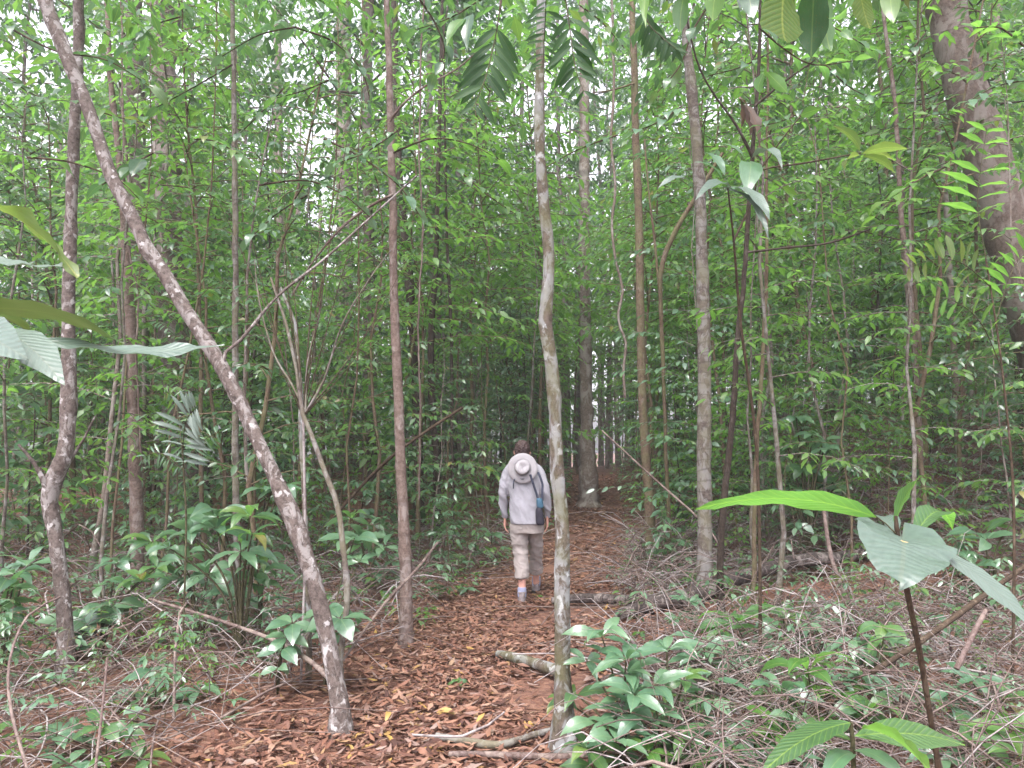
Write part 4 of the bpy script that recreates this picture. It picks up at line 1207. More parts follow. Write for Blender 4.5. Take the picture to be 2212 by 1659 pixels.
LF = {}
def form(mat, style=0, seed=0):
    key = (mat, style, seed)
    if key not in LF:
        kw = [dict(), dict(arch=.22, wave=.010), dict(arch=.06, fold=.6, wave=.012), dict(arch=.1, peak=.55, wave=.02, ragged=.025), dict(arch=.1, cordate=.35, peak=.35, wave=.03, ragged=.05, sharp=.7), dict(arch=.05, rows=7, wave=.01, peak=.5, sharp=.7), dict(arch=-.05, wave=.012, ragged=.02, fold=.05), dict(arch=.07, wave=.006, fold=.05, ragged=.015)][style]
        LF[key] = leaf_form('leaf', M[mat], seed=seed + style * 7, **kw)
    return LF[key]

def set_leaf(parent, origin, base, tip, hw, N, me, name='leaf', label=None):
    b = Vector([float(v) for v in base]); e = Vector([float(v) for v in tip])
    X = e - b; n = Vector([float(v) for v in N])
    Y = n.cross(X)
    if Y.length < 1e-6: Y = Vector((0, 0, 1)).cross(X)
    Y.normalize(); Z = X.normalized().cross(Y)
    L = X.length
    o = bpy.data.objects.new(name, me); COL.objects.link(o)
    if parent is not None: o.parent = parent
    m = Matrix((X, Y * hw, Z * L)).transposed().to_4x4()
    m.translation = b - Vector([float(v) for v in origin])
    o.matrix_basis = m
    if label: o['label'] = label
    return o

def px_leaf(root, org, b, t, hwpx, N, mat, style=0, seed=0, label=None, stalk=None):
    """b, t = (px, py, distance)"""
    B_, T_ = at(*b), at(*t)
    hw = hwpx * (b[2] + t[2]) * .5 / FPX
    o = set_leaf(root, org, B_, T_, hw, N, form(mat, style, seed), label=label)
    if stalk is not None:
        S = at(*stalk)
        link('stalk', make_mesh('stalk', tube_parts(np.array([S, (S + B_) / 2 + [0, 0, .004], B_]) - org, [.003, .0026, .002], 5), M['stem_green']), root)
    return o

def stem_of(root, org, pts, mat='stem_green', name='stem', sides=7):
    """pts (px, py, distance, width px)"""
    q = spline(np.array([[*at(p[0], p[1], p[2]), p[3] * .5 * p[2] / FPX] for p in pts]), .04)
    return link(name, make_mesh(name, tube_parts(q[:, :3] - org, np.maximum(q[:, 3], .0015), sides), M[mat]), root)

# big-leaved sapling standing close on the right
def big_leaved():
    b = at(2030, 1700, 2.75); org = np.array([b[0], b[1], gz(b[0], b[1])])
    r = empty('big_leaved_sapling', org, 'sapling with huge grey-green leaves, one drooping out of the right edge, close to the camera', 'sapling')
    q = [(2062, 1960, 2.8, 14), (2036, 1720, 2.76, 13), (2010, 1550, 2.72, 12), (1985, 1400, 2.68, 12), (1958, 1270, 2.64, 12), (1943, 1185, 2.61, 12), (1937, 1140, 2.6, 10), (1935, 1115, 2.6, 7)]
    stem_of(r, org, q, 'stem_brown', 'stem', 9)
    px_leaf(r, org, (1893, 1116, 2.58), (1500, 1102, 2.3), 46, (0, .50, .87), 'leaf_big', 7, 1, 'long arched leaf with bright green underside', (1934, 1152, 2.6))
    px_leaf(r, org, (1934, 1132, 2.6), (1984, 1034, 2.62), 24, (-.6, .75, .2), 'leaf_big', 2, 2, 'young upright bright green leaf')
    px_leaf(r, org, (1948, 1166, 2.58), (1942, 1268, 2.28), 100, (0.02, -.55, .8), 'leaf_sky_grey', 4, 3, 'broad grey-green leaf seen from above')
    px_leaf(r, org, (1985, 1168, 2.6), (2245, 1372, 2.3), 42, (.25, -.42, .88), 'leaf_sky_grey', 7, 4, 'long grey-green leaf drooping to the right edge', (1943, 1168, 2.6))
    px_leaf(r, org, (1975, 1160, 2.62), (2058, 1143, 2.85), 30, (.0, -.2, .95), 'leaf_big', 1, 5)
    px_leaf(r, org, (1936, 1158, 2.62), (1898, 1124, 2.9), 22, (-.1, -.4, .9), 'leaf_sky_grey', 0, 6)
    d = at(1949, 1186, 2.5)
    o = set_leaf(None, (0, 0, 0), d + [-.03, 0, .012], d + [.035, -.01, .0], .022, (0, -.6, .8), form('yellow_leaf', 4, 1), 'fallen_leaf')
    tag(o, 'small curled tan leaf caught on the broad grey-green leaf', 'leaf')
    # second plant, lower
    b = at(1845, 1659, 2.25); org = np.array([b[0], b[1], gz(b[0], b[1])])
    r = empty('long_leaved_sapling', org, 'low sapling with long pale green ribbed leaves spreading at the bottom right edge', 'sapling')
    stem_of(r, org, [(1850, 2100, 2.3, 12), (1846, 1750, 2.27, 11), (1842, 1600, 2.25, 10), (1838, 1560, 2.25, 8)], 'stem_green')
    px_leaf(r, org, (1838, 1562, 2.25), (1640, 1675, 2.0), 34, (-.2, -.30, .92), 'leaf_big', 7, 11)
    px_leaf(r, org, (1845, 1590, 2.25), (2085, 1610, 2.3), 40, (.1, -.38, .92), 'leaf_big', 7, 12)
    px_leaf(r, org, (1862, 1572, 2.25), (2012, 1672, 1.9), 26, (.45, -.45, .8), 'leaf_bright', 2, 13)
    px_leaf(r, org, (1842, 1600, 2.25), (1720, 1625, 2.4), 22, (-.1, -.3, .9), 'leaf_big', 1, 14)
    px_leaf(r, org, (1845, 1620, 2.25), (1960, 1690, 2.1), 26, (.2, -.4, .9), 'leaf_blue', 0, 15)
    px_leaf(r, org, (1844, 1630, 2.25), (1770, 1700, 2.05), 22, (-.2, -.5, .9), 'leaf_blue', 0, 16)
big_leaved()

# very close leaves coming in from the left edge
def left_close():
    b = at(-330, 1659, 1.15); org = np.array([b[0], b[1], gz(b[0], b[1])])
    r = empty('near_leafy_sapling', org, 'sapling whose big dull leaves reach in very close from the left edge', 'sapling')
    top = at(-130, 640, 1.1)
    q = spline(np.array([[*org, .009], [*(org + (top - org) * .5 + [.02, 0, 0]), .008], [*top, .006]]), .05)
    link('stem', make_mesh('stem', tube_parts(q[:, :3] - org, q[:, 3], 8), M['stem_brown']), r)
    stem_of(r, org, [(-130, 640, 1.1, 9), (-40, 675, 1.02, 7), (30, 712, .98, 6), (70, 728, .97, 5)], 'stem_green', 'twig')
    px_leaf(r, org, (-70, 668, 1.02), (268, 743, .95), 56, (-.02, .34, .94), 'leaf_olive', 7, 21, 'dark olive leaf seen from below')
    px_leaf(r, org, (68, 728, .97), (485, 746, .98), 34, (.05, -.40, .9), 'leaf_sky_grey', 6, 22, 'long grey leaf crossing the leaning trunk')
    px_leaf(r, org, (5, 716, .98), (140, 832, .86), 46, (.45, -.75, .45), 'leaf_sky_grey', 7, 23, 'broad grey leaf with a hanging tip')
    px_leaf(r, org, (-60, 720, .98), (60, 775, .84), 52, (-.1, -.85, .45), 'leaf_sky_grey', 7, 24)
    px_leaf(r, org, (-90, 690, 1.05), (70, 722, 1.2), 30, (.05, .2, .97), 'leaf_olive', 0, 25)
    px_leaf(r, org, (-110, 420, 1.4), (165, 602, 1.35), 26, (-.3, .35, .88), 'leaf_yellow', 3, 26, 'yellow-green leaf hanging above the others')
    px_leaf(r, org, (-60, 545, 1.4), (135, 572, 1.35), 22, (.0, -.35, .9), 'leaf_sky_grey', 6, 27)
    stem_of(r, org, [(-130, 640, 1.1, 7), (-150, 520, 1.25, 6), (-115, 425, 1.4, 4)], 'stem_green', 'twig')
    stem_of(r, org, [(-150, 520, 1.25, 5), (-100, 540, 1.35, 4), (-62, 545, 1.4, 3)], 'stem_green', 'twig')
left_close()

# hanging compound leaves
def px_frond(root, org, pts, pairs, lpx, ratio, mat, mode='down', rise=.55, name='frond', seed=0, t0=.2, label=None):
    """rachis as the frond's own mesh, leaflets as its children; pts (px, py, distance)"""
    rng = np.random.default_rng(seed)
    Q = spline(np.array([at(*p) for p in pts]), .01)
    Yd = pts[0][2]; L = lpx * Yd / FPX
    fr = link(name, make_mesh(name, tube_parts(Q - org, np.linspace(.0035, .0014, len(Q)), 5), M['stem_green']), root)
    if label: fr['label'] = label
    me = form(mat, 5, 0)
    m = len(Q)
    for i in range(pairs):
        u = t0 + (1 - t0) * i / (pairs - .6)
        k = min(m - 2, int(u * (m - 1))); p = Q[k]; tg = Q[min(k + 2, m - 1)] - Q[max(k - 1, 0)]; tg /= np.linalg.norm(tg)
        sd = np.cross(tg, [0, -1.0, .0]); sd /= np.linalg.norm(sd)
        for s in (-1, 1):
            if rng.uniform() < .06: continue
            ll = L * (math.sin(math.pi * (.22 + .66 * u)) ** .7) * rng.uniform(.8, 1.12)
            rise_ = rise + rng.normal(0, .13)
            depth = rng.uniform(-.18, .28)
            if mode == 'down':
                d = sd * s * math.cos(rise_) + np.array([0, 0, -1.0]) * math.sin(rise_) + tg * .25 + np.array([0, depth, 0])
                N = np.array([-.45 * s * sd[0], -.75 + rng.normal(0, .2), .35 + rng.normal(0, .15)])
            else:
                d = sd * s + tg * .35 + np.array([0, depth * .5, -.05])
                N = np.array([rng.normal(0, .1), .1 + rng.normal(0, .12), 1.0]) if mode == 'flat' else np.array([rng.normal(0, .1), -.6, .7])
            d = d / np.linalg.norm(d)
            set_leaf(fr, org, p, p + d * ll, ll * ratio, N, me, 'leaflet')
    return fr

def fronds():
    a = at(1090, -120, 3.3); org = a.copy()
    r = empty('overhanging_compound_branch', org, 'branch hanging in from above with dark drooping feather-like compound leaves', 'branch')
    stem_of(r, org, [(1090, -120, 3.3, 9), (1085, -30, 3.25, 8), (1080, 20, 3.2, 5)], 'stem_brown', 'limb')
    stem_of(r, org, [(1090, -120, 3.3, 9), (1180, -40, 3.4, 7), (1222, 0, 3.4, 5)], 'stem_brown', 'limb')
    stem_of(r, org, [(1180, -40, 3.4, 6), (1290, -50, 3.5, 6), (1380, -5, 3.5, 5)], 'stem_brown', 'limb')
    px_frond(r, org, [(1080, 20, 3.2), (1068, 90, 3.2), (1048, 170, 3.15), (1022, 235, 3.1)], 8, 90, .115, 'leaf_backlit', 'down', .7, seed=1)
    px_frond(r, org, [(1222, 0, 3.4), (1232, 70, 3.4), (1243, 145, 3.35), (1262, 200, 3.3)], 10, 84, .105, 'leaf_backlit', 'down', .62, seed=2)
    px_frond(r, org, [(1380, -5, 3.5), (1402, 52, 3.5), (1430, 80, 3.45), (1462, 108, 3.4)], 9, 66, .13, 'leaf_backlit', 'down', .95, seed=3)
    px_frond(r, org, [(1180, -40, 3.6), (1178, 40, 3.9), (1172, 150, 4.2)], 13, 56, .1, 'leaf_backlit', 'down', .25, seed=4, t0=.3)
    for (b, t, hw, m_) in (((1400, -10, 3.5), (1395, 60, 3.2), 14, 'leaf_bright'), ((1010, 40, 3.2), (965, 100, 3.1), 16, 'leaf_bright'), ((1020, 30, 3.2), (1010, 110, 3.1), 15, 'leaf_dark')):
        px_leaf(r, org, b, t, hw, (-.3, -.8, .3), m_, 0, 31)
    # top right: big yellowish hanging leaves
    org = at(1720, -140, 2.7)
    r = empty('overhanging_broad_branch', org, 'branch hanging in at the top right with large yellowish insect-eaten leaves', 'branch')
    stem_of(r, org, [(1720, -140, 2.7, 9), (1705, -60, 2.7, 7), (1700, -20, 2.7, 5)], 'stem_brown', 'limb')
    stem_of(r, org, [(1720, -140, 2.7, 8), (1820, -90, 2.9, 6), (1890, -30, 2.95, 5)], 'stem_brown', 'limb')
    stem_of(r, org, [(1720, -140, 2.7, 8), (1600, -80, 3.0, 6), (1500, -20, 3.2, 5), (1440, 0, 3.2, 4)], 'stem_brown', 'limb')
    px_leaf(r, org, (1700, -45, 2.7), (1700, 92, 2.6), 52, (-.1, .85, .3), 'leaf_big_spot', 3, 32, 'large yellowish spotted leaf')
    px_leaf(r, org, (1760, -60, 2.8), (1752, 125, 2.9), 36, (.3, .8, .3), 'leaf_backlit', 3, 33)
    px_leaf(r, org, (1790, -50, 2.85), (1795, 110, 2.9), 30, (-.3, .8, .2), 'leaf_mid', 3, 34)
    px_leaf(r, org, (1860, -50, 2.9), (1880, 62, 2.9), 26, (-.1, .85, .35), 'leaf_big_spot', 3, 35)
    px_leaf(r, org, (1830, -40, 2.9), (1790, 40, 2.7), 20, (.5, .5, .6), 'leaf_bright', 0, 36)
    px_leaf(r, org, (1925, -60, 3.0), (1930, 50, 3.0), 22, (.2, .8, .3), 'leaf_mid', 0, 37)
    px_leaf(r, org, (1560, -60, 3.0), (1540, 45, 3.0), 26, (-.1, .8, .4), 'leaf_bright', 0, 38)
    px_leaf(r, org, (1500, -20, 3.2), (1425, 22, 3.1), 16, (-.1, -.3, .9), 'leaf_sky_grey', 1, 39)
    px_leaf(r, org, (1520, -30, 3.2), (1600, 25, 3.1), 16, (.1, -.3, .9), 'leaf_sky_grey', 1, 40)
    px_leaf(r, org, (1480, -20, 3.2), (1470, 70, 3.2), 20, (-.1, .8, .4), 'leaf_mid', 0, 41)
    px_leaf(r, org, (1610, -60, 3.0), (1628, 40, 3.0), 22, (.2, .8, .3), 'leaf_dark', 0, 42)
    # bright feather leaf before the big leaning tree
    b = at(2150, 760, 4.6); org = np.array([b[0], b[1], gz(b[0], b[1])])
    r = empty('bright_feather_sapling', org, 'young plant with bright green feather-like leaves in front of the thick leaning trunk', 'sapling')
    q = spline(np.array([[*org, .009], [*at(2190, 1100, 4.6), .008], [*at(2165, 800, 4.6), .006], [*at(2130, 560, 4.6), .005]]), .06)
    link('stem', make_mesh('stem', tube_parts(q[:, :3] - org, q[:, 3], 7), M['stem_brown']), r)
    px_frond(r, org, [(2130, 560, 4.6), (2112, 450, 4.6), (2118, 370, 4.6), (2132, 275, 4.6)], 7, 84, .15, 'leaf_bright', 'flat', .1, seed=5, t0=.35)
    px_frond(r, org, [(2165, 800, 4.6), (2120, 700, 4.5), (2060, 650, 4.4), (1990, 640, 4.3)], 8, 48, .16, 'leaf_bright', 'flat', .1, seed=6, t0=.3)
    px_frond(r, org, [(2150, 700, 4.6), (2180, 600, 4.6), (2215, 545, 4.6), (2260, 520, 4.6)], 8, 62, .16, 'leaf_bright', 'flat', .1, seed=7, t0=.3)
    px_frond(r, org, [(2140, 620, 4.6), (2080, 570, 4.5), (2020, 560, 4.5), (1960, 580, 4.5)], 9, 56, .17, 'leaf_yellow', 'flat', .1, seed=8, t0=.3)
    # palm on the left
    b = at(400, 1200, 5.2); org = np.array([b[0], b[1], gz(b[0], b[1])])
    r = empty('small_palm', org, 'small palm with pale grey-green feathered fronds behind the leaning trunk', 'palm')
    link('stem', make_mesh('stem', tube_parts(spline(np.array([org * 1.0, at(402, 1150, 5.2), at(396, 1010, 5.2)]), .05) - org, np.full(len(spline(np.array([org * 1.0, at(402, 1150, 5.2), at(396, 1010, 5.2)]), .05)), .007), 6), M['stem_green']), r)
    px_frond(r, org, [(396, 1010, 5.2), (396, 950, 5.1), (404, 905, 5.0), (425, 880, 4.8)], 12, 64, .075, 'leaf_sky_grey', 'down', .3, seed=9, t0=.12)
    px_frond(r, org, [(396, 1010, 5.2), (430, 960, 5.3), (470, 935, 5.4), (490, 940, 5.5)], 9, 34, .08, 'leaf_blue', 'down', .6, seed=10, t0=.15)
    px_frond(r, org, [(396, 1015, 5.2), (350, 980, 5.3), (310, 985, 5.4), (310, 1000, 5.4)], 9, 32, .08, 'leaf_blue', 'down', .6, seed=11, t0=.15)
    px_frond(r, org, [(397, 1010, 5.2), (385, 900, 5.4), (370, 850, 5.6), (355, 850, 5.8)], 9, 36, .08, 'leaf_mid', 'down', .5, seed=12, t0=.2)
fronds()

def whorl(root, org, px, py, Y, n, Lpx, ratio, mat, el=(-.25, .25), start=0.0, seed=0, style=0, squash=1.0, toward=0.0):
    rng = np.random.default_rng(seed)
    c = at(px, py, Y); L = Lpx * Y / FPX
    for i in range(n):
        az = start + 6.283 * i / n + rng.uniform(-.25, .25)
        d = np.array([math.cos(az), math.sin(az) * squash - toward, rng.uniform(*el)]); d /= np.linalg.norm(d)
        ll = L * rng.uniform(.75, 1.15)
        N = np.array([0, -.4, 1.0]) + rng.normal(0, .22, 3)
        set_leaf(root, org, c + d * ll * .06, c + d * ll * 1.05, ll * ratio, N, form(mat, [style, 1, 0][int(rng.integers(3))], int(rng.integers(2))))

def node_plant(name, cat, label, base, nodes, mat='leaf_blue', bark='stem_green', w=5, group=None, seed=0, style=0, el=(-.6, .4)):
    """base (px, py) on the ground; nodes (px, py, distance offset, n leaves, leaf px, ratio)"""
    h = hit(*base); org = h.copy()
    r = empty(name, org, label, cat, group)
    if name == 'leafy_shrub':
        r2 = random.Random(seed); more = []
        for nd in nodes:
            nd = list(nd); nd[4] *= .95; more.append(tuple(nd))
            nd[5] *= .86; more[-1] = tuple(nd)
            more.append((nd[0] + r2.uniform(-45, 45), nd[1] + r2.uniform(5, 60), nd[2] + r2.uniform(-.2, .2), nd[3] - 1, nd[4] * r2.uniform(.65, .9), nd[5], nd[6] if len(nd) > 6 else mat))
        nodes = more
    for i, nd in enumerate(nodes):
        px, py, dY, n, Lp, ra = nd[:6]
        Y = h[1] + dY; c = at(px, py, Y)
        m_ = (org + c) / 2 + np.array([(c[0] - org[0]) * -.2, 0, (c[2] - org[2]) * .12])
        q = spline(np.array([[*(org - [0, 0, .02]), w * .5 * Y / FPX], [*m_, w * .42 * Y / FPX], [*c, w * .28 * Y / FPX]]), .03)
        link('stem', make_mesh('stem', tube_parts(q[:, :3] - org, q[:, 3], 5), M[bark]), r)
        whorl(r, org, px, py, Y, n, Lp, ra, nd[6] if len(nd) > 6 else mat, el, seed=seed * 31 + i, start=i * 1.1, style=style)
        if len(nd) > 7:           # extra pairs lower on the stem
            for u in np.linspace(.45, .85, nd[7]):
                k = int(u * (len(q) - 1)); a0 = u * 9 + seed
                for s in (0, math.pi):
                    d = np.array([math.cos(a0 + s), math.sin(a0 + s), .1]); ll = Lp * Y / FPX * .85
                    set_leaf(r, org, q[k, :3], q[k, :3] + d * ll, ll * ra, (0.1, -.1, 1), form(mat, 0, 0))
    return r

def near_plants():
    P = node_plant
    P('leafy_shrub', 'shrub', 'bushy bright green shrub at the foot of the white-lichened tree, bottom of the picture', (1345, 1668),
      [(1300, 1375, .1, 6, 88, .19, 'leaf_blue', 3), (1352, 1425, -.1, 6, 84, .2, 'leaf_blue', 3), (1245, 1500, .25, 5, 70, .2, 'leaf_mid', 1), (1290, 1560, -.15, 6, 78, .22, 'leaf_blue', 1), (1370, 1500, -.2, 6, 86, .21, 'leaf_blue', 2), (1330, 1600, -.3, 6, 74, .22, 'leaf_blue', 1)], w=6, seed=1)
    P('leafy_shrub', 'shrub', 'leafy shrub with yellow bud just right of the bushy shrub beside the lichened tree', (1455, 1650),
      [(1440, 1405, .3, 6, 78, .2, 'leaf_blue', 2), (1478, 1470, .0, 6, 74, .2, 'leaf_mid', 2), (1415, 1560, -.2, 6, 72, .24, 'leaf_blue', 1), (1470, 1590, -.3, 6, 66, .24, 'leaf_mid', 1), (1400, 1625, -.4, 5, 66, .24, 'leaf_bright')], w=6, seed=2)
    P('leafy_shrub', 'shrub', 'small shrub with narrow spiky leaves in front of the fallen log', (1500, 1400),
      [(1488, 1300, 0, 9, 46, .17, 'leaf_blue', 1), (1508, 1330, .1, 6, 40, .17, 'leaf_blue')], w=4, seed=3)
    P('leafy_shrub', 'shrub', 'thin shrub with long grey-green leaves below the fallen log', (1620, 1470),
      [(1590, 1350, 0, 6, 105, .16, 'leaf_big'), (1640, 1385, .1, 4, 84, .2, 'leaf_blue')], w=4, seed=4, style=1)
    P('leafy_shrub', 'shrub', 'shrub with pale yellow-green young leaves in the right foreground', (1760, 1640),
      [(1745, 1445, 0, 5, 108, .19, 'leaf_bright'), (1690, 1500, -.1, 5, 92, .22, 'leaf_blue'), (1822, 1500, .1, 5, 84, .2, 'leaf_bright'), (1870, 1530, .0, 4, 88, .24, 'leaf_mid')], w=5, seed=5, style=1)
    P('leafy_shrub', 'shrub', 'low shrub with broad grey-green leaves at the bottom edge, right of centre', (1590, 1675),
      [(1560, 1590, 0, 6, 90, .24, 'leaf_blue'), (1500, 1640, -.1, 5, 80, .24, 'leaf_mid'), (1630, 1625, -.1, 5, 76, .22, 'leaf_blue')], w=5, seed=6)
    P('leafy_shrub', 'shrub', 'shrub hung with drooping dark leaves beside the big-leaved sapling', (1905, 1560),
      [(1890, 1400, .2, 6, 60, .3, 'leaf_dark'), (1905, 1350, .2, 6, 62, .3, 'leaf_mid'), (1840, 1380, .3, 5, 54, .2, 'leaf_blue')], w=5, seed=7, el=(-.9, -.2))
    P('leafy_shrub', 'shrub', 'broad-leaved shrub at the right edge behind the drooping grey-green leaf', (2150, 1330),
      [(2130, 1165, .2, 6, 76, .24, 'leaf_blue'), (2060, 1200, .3, 5, 66, .2, 'leaf_blue'), (2190, 1120, .3, 5, 76, .2, 'leaf_mid')], w=5, seed=8)
    P('leafy_shrub', 'shrub', 'serrated-leaf shrub with upper whorl right in front of the leaning trunk', (520, 1440),
      [(470, 1115, .1, 8, 96, .22, 'leaf_blue'), (410, 1150, .0, 6, 76, .24, 'leaf_blue'), (540, 1115, -.1, 7, 84, .2, 'leaf_mid'), (520, 1190, -.2, 6, 76, .2, 'leaf_blue'), (610, 1050, .2, 6, 72, .28, 'leaf_blue')], w=6, seed=9, style=1)
    P('leafy_shrub', 'shrub', 'thin-stemmed plant with drooping dark toothed leaves left of the leaning trunk', (560, 1420),
      [(556, 1235, 0, 6, 84, .2, 'leaf_dark', 3), (545, 1150, 0, 5, 76, .2, 'leaf_mid')], w=4, seed=10, el=(-.7, -.1))
    P('leafy_shrub', 'shrub', 'leaf cluster of blue-green plant against the foot of the leaning tree', (700, 1490),
      [(735, 1335, -.2, 6, 72, .3, 'leaf_blue'), (700, 1320, .1, 5, 60, .3, 'leaf_blue'), (765, 1165, .5, 6, 74, .24, 'leaf_blue')], w=4, seed=11)
    P('leafy_shrub', 'shrub', 'spreading low plant with rows of oval leaves at the left, before the bent tree', (215, 1420),
      [(275, 1262, .1, 6, 64, .26, 'leaf_blue'), (235, 1315, 0, 7, 70, .28, 'leaf_blue'), (160, 1355, -.1, 7, 72, .26, 'leaf_blue'), (340, 1225, .2, 6, 60, .22, 'leaf_mid'), (255, 1215, .3, 6, 56, .26, 'leaf_blue')], w=5, seed=12, style=1)
    P('leafy_shrub', 'shrub', 'dark shrub with long ribbed leaves cut by the left edge', (10, 1470),
      [(20, 1265, -.2, 6, 116, .2, 'leaf_dark'), (60, 1220, .1, 6, 84, .22, 'leaf_blue'), (-20, 1330, -.3, 6, 92, .2, 'leaf_dark')], w=6, seed=13, style=1)
    P('leafy_shrub', 'shrub', 'low pale plant with umbrella-like leaf whorl in the litter, left foreground', (335, 1530),
      [(338, 1450, 0, 7, 74, .26, 'leaf_blue'), (430, 1490, 0, 5, 56, .24, 'leaf_blue')], w=4, seed=14, el=(-.4, .0))
    P('leafy_shrub', 'shrub', 'low green plant at the bottom left edge of the picture', (230, 1660),
      [(225, 1570, 0, 7, 72, .28, 'leaf_mid'), (120, 1590, 0, 6, 74, .26, 'leaf_blue'), (300, 1640, -.1, 6, 70, .24, 'leaf_mid'), (150, 1650, -.2, 6, 76, .25, 'leaf_blue')], w=4, seed=15)
    P('leafy_shrub', 'shrub', 'single upright shrub with hanging oval leaves left of the leaning tree foot', (600, 1500),
      [(632, 1345, 0, 5, 66, .28, 'leaf_blue'), (610, 1400, -.1, 4, 60, .28, 'leaf_blue')], w=4, seed=16, el=(-.8, .1))
    P('small_plant', 'seedling', 'small blue-green plant beside the walker, on the left verge', (1062, 1215),
      [(1062, 1155, 0, 6, 34, .28, 'leaf_blue'), (1040, 1195, -.3, 5, 30, .28, 'leaf_blue')], w=3, seed=17)
    P('small_plant', 'seedling', 'small star-shaped seedling in the middle of the trail litter', (990, 1485), [(990, 1470, 0, 6, 26, .22, 'leaf_mid')], w=3, seed=18)
    P('small_plant', 'seedling', 'grey-green seedling on the left verge just before the walker', (1008, 1290), [(1010, 1272, 0, 7, 26, .18, 'leaf_blue')], w=3, seed=19)
    P('small_plant', 'seedling', 'tiny seedling right of the walker\'s heel', (1160, 1296), [(1160, 1290, 0, 4, 18, .22, 'leaf_bright')], w=2, seed=20)
    P('leafy_shrub', 'shrub', 'leafy shrub with glossy hanging leaves at the right of the ringed tree', (1745, 1230),
      [(1740, 1010, .1, 7, 50, .28, 'leaf_dark'), (1700, 960, .2, 6, 48, .28, 'leaf_mid'), (1780, 950, 0, 7, 52, .26, 'leaf_blue'), (1800, 1040, .1, 7, 46, .3, 'leaf_dark'), (1850, 1000, .1, 6, 50, .26, 'leaf_blue'), (1720, 900, .1, 7, 50, .26, 'leaf_blue'), (1830, 890, .1, 6, 50, .24, 'leaf_mid')], w=5, seed=21, el=(-.8, .1))
    P('leafy_shrub', 'shrub', 'grey-green shrub with long leaves in the twigs under the long fallen log', (1530, 1500),
      [(1520, 1400, 0, 6, 92, .2, 'leaf_blue'), (1570, 1440, -.1, 6, 84, .2, 'leaf_blue'), (1480, 1440, .1, 5, 76, .2, 'leaf_mid')], w=4, seed=30, style=1)
    P('leafy_shrub', 'shrub', 'low ferny light green plant behind the big-leaved sapling stem', (1880, 1590),
      [(1860, 1460, 0, 8, 66, .16, 'leaf_blue'), (1930, 1490, 0, 8, 60, .16, 'leaf_blue'), (1800, 1430, .2, 6, 60, .18, 'leaf_mid')], w=4, seed=31)
    P('leafy_shrub', 'shrub', 'leafy plant at the right edge below the drooping grey-green leaf', (2130, 1600),
      [(2100, 1470, 0, 7, 76, .2, 'leaf_blue'), (2170, 1510, 0, 7, 74, .2, 'leaf_mid'), (2060, 1530, -.1, 6, 64, .2, 'leaf_blue')], w=4, seed=32)
    P('leafy_shrub', 'shrub', 'light green low plant between the two bushy shrubs at the bottom, right of centre', (1430, 1690),
      [(1410, 1480, .1, 6, 80, .19, 'leaf_blue', 1), (1350, 1540, 0, 6, 84, .2, 'leaf_blue', 1), (1270, 1620, -.1, 6, 80, .2, 'leaf_mid', 1)], w=4, seed=33)
    P('leafy_shrub', 'shrub', 'bushy blue-green shrub at mid height left of the leaning trunk base', (430, 1400),
      [(390, 1210, .1, 7, 84, .2, 'leaf_blue'), (450, 1240, 0, 7, 80, .2, 'leaf_blue'), (330, 1170, .3, 7, 70, .2, 'leaf_mid'), (500, 1290, -.1, 6, 70, .22, 'leaf_blue')], w=5, seed=34, style=1)
    P('leafy_shrub', 'shrub', 'leafy shrub rising between the leaning trunk and the slender red tree', (790, 1290),
      [(780, 1160, .1, 6, 66, .22, 'leaf_blue'), (830, 1180, 0, 5, 52, .22, 'leaf_blue'), (760, 1120, .2, 5, 56, .22, 'leaf_mid')], w=4, seed=35)
    P('leafy_shrub', 'shrub', 'light green broad-leaved plant in the bottom right corner', (2120, 1720),
      [(2090, 1600, 0, 6, 110, .2, 'leaf_big'), (2180, 1580, 0, 6, 100, .2, 'leaf_bright'), (2030, 1640, -.1, 5, 90, .22, 'leaf_blue')], w=4, seed=36, style=1)
    P('leafy_shrub', 'shrub', 'light green plant with upright leaves left of the long-leaved sapling, bottom edge', (1700, 1700),
      [(1690, 1580, 0, 6, 96, .2, 'leaf_bright'), (1740, 1620, 0, 6, 90, .2, 'leaf_blue'), (1640, 1600, .1, 5, 84, .2, 'leaf_mid')], w=4, seed=37, style=1)
    P('leafy_shrub', 'shrub', 'leafy plant among the twigs midway between the fallen log and the big leaves', (1700, 1420),
      [(1690, 1330, 0, 7, 62, .2, 'leaf_mid'), (1740, 1350, 0, 6, 58, .2, 'leaf_blue')], w=4, seed=38)
near_plants()

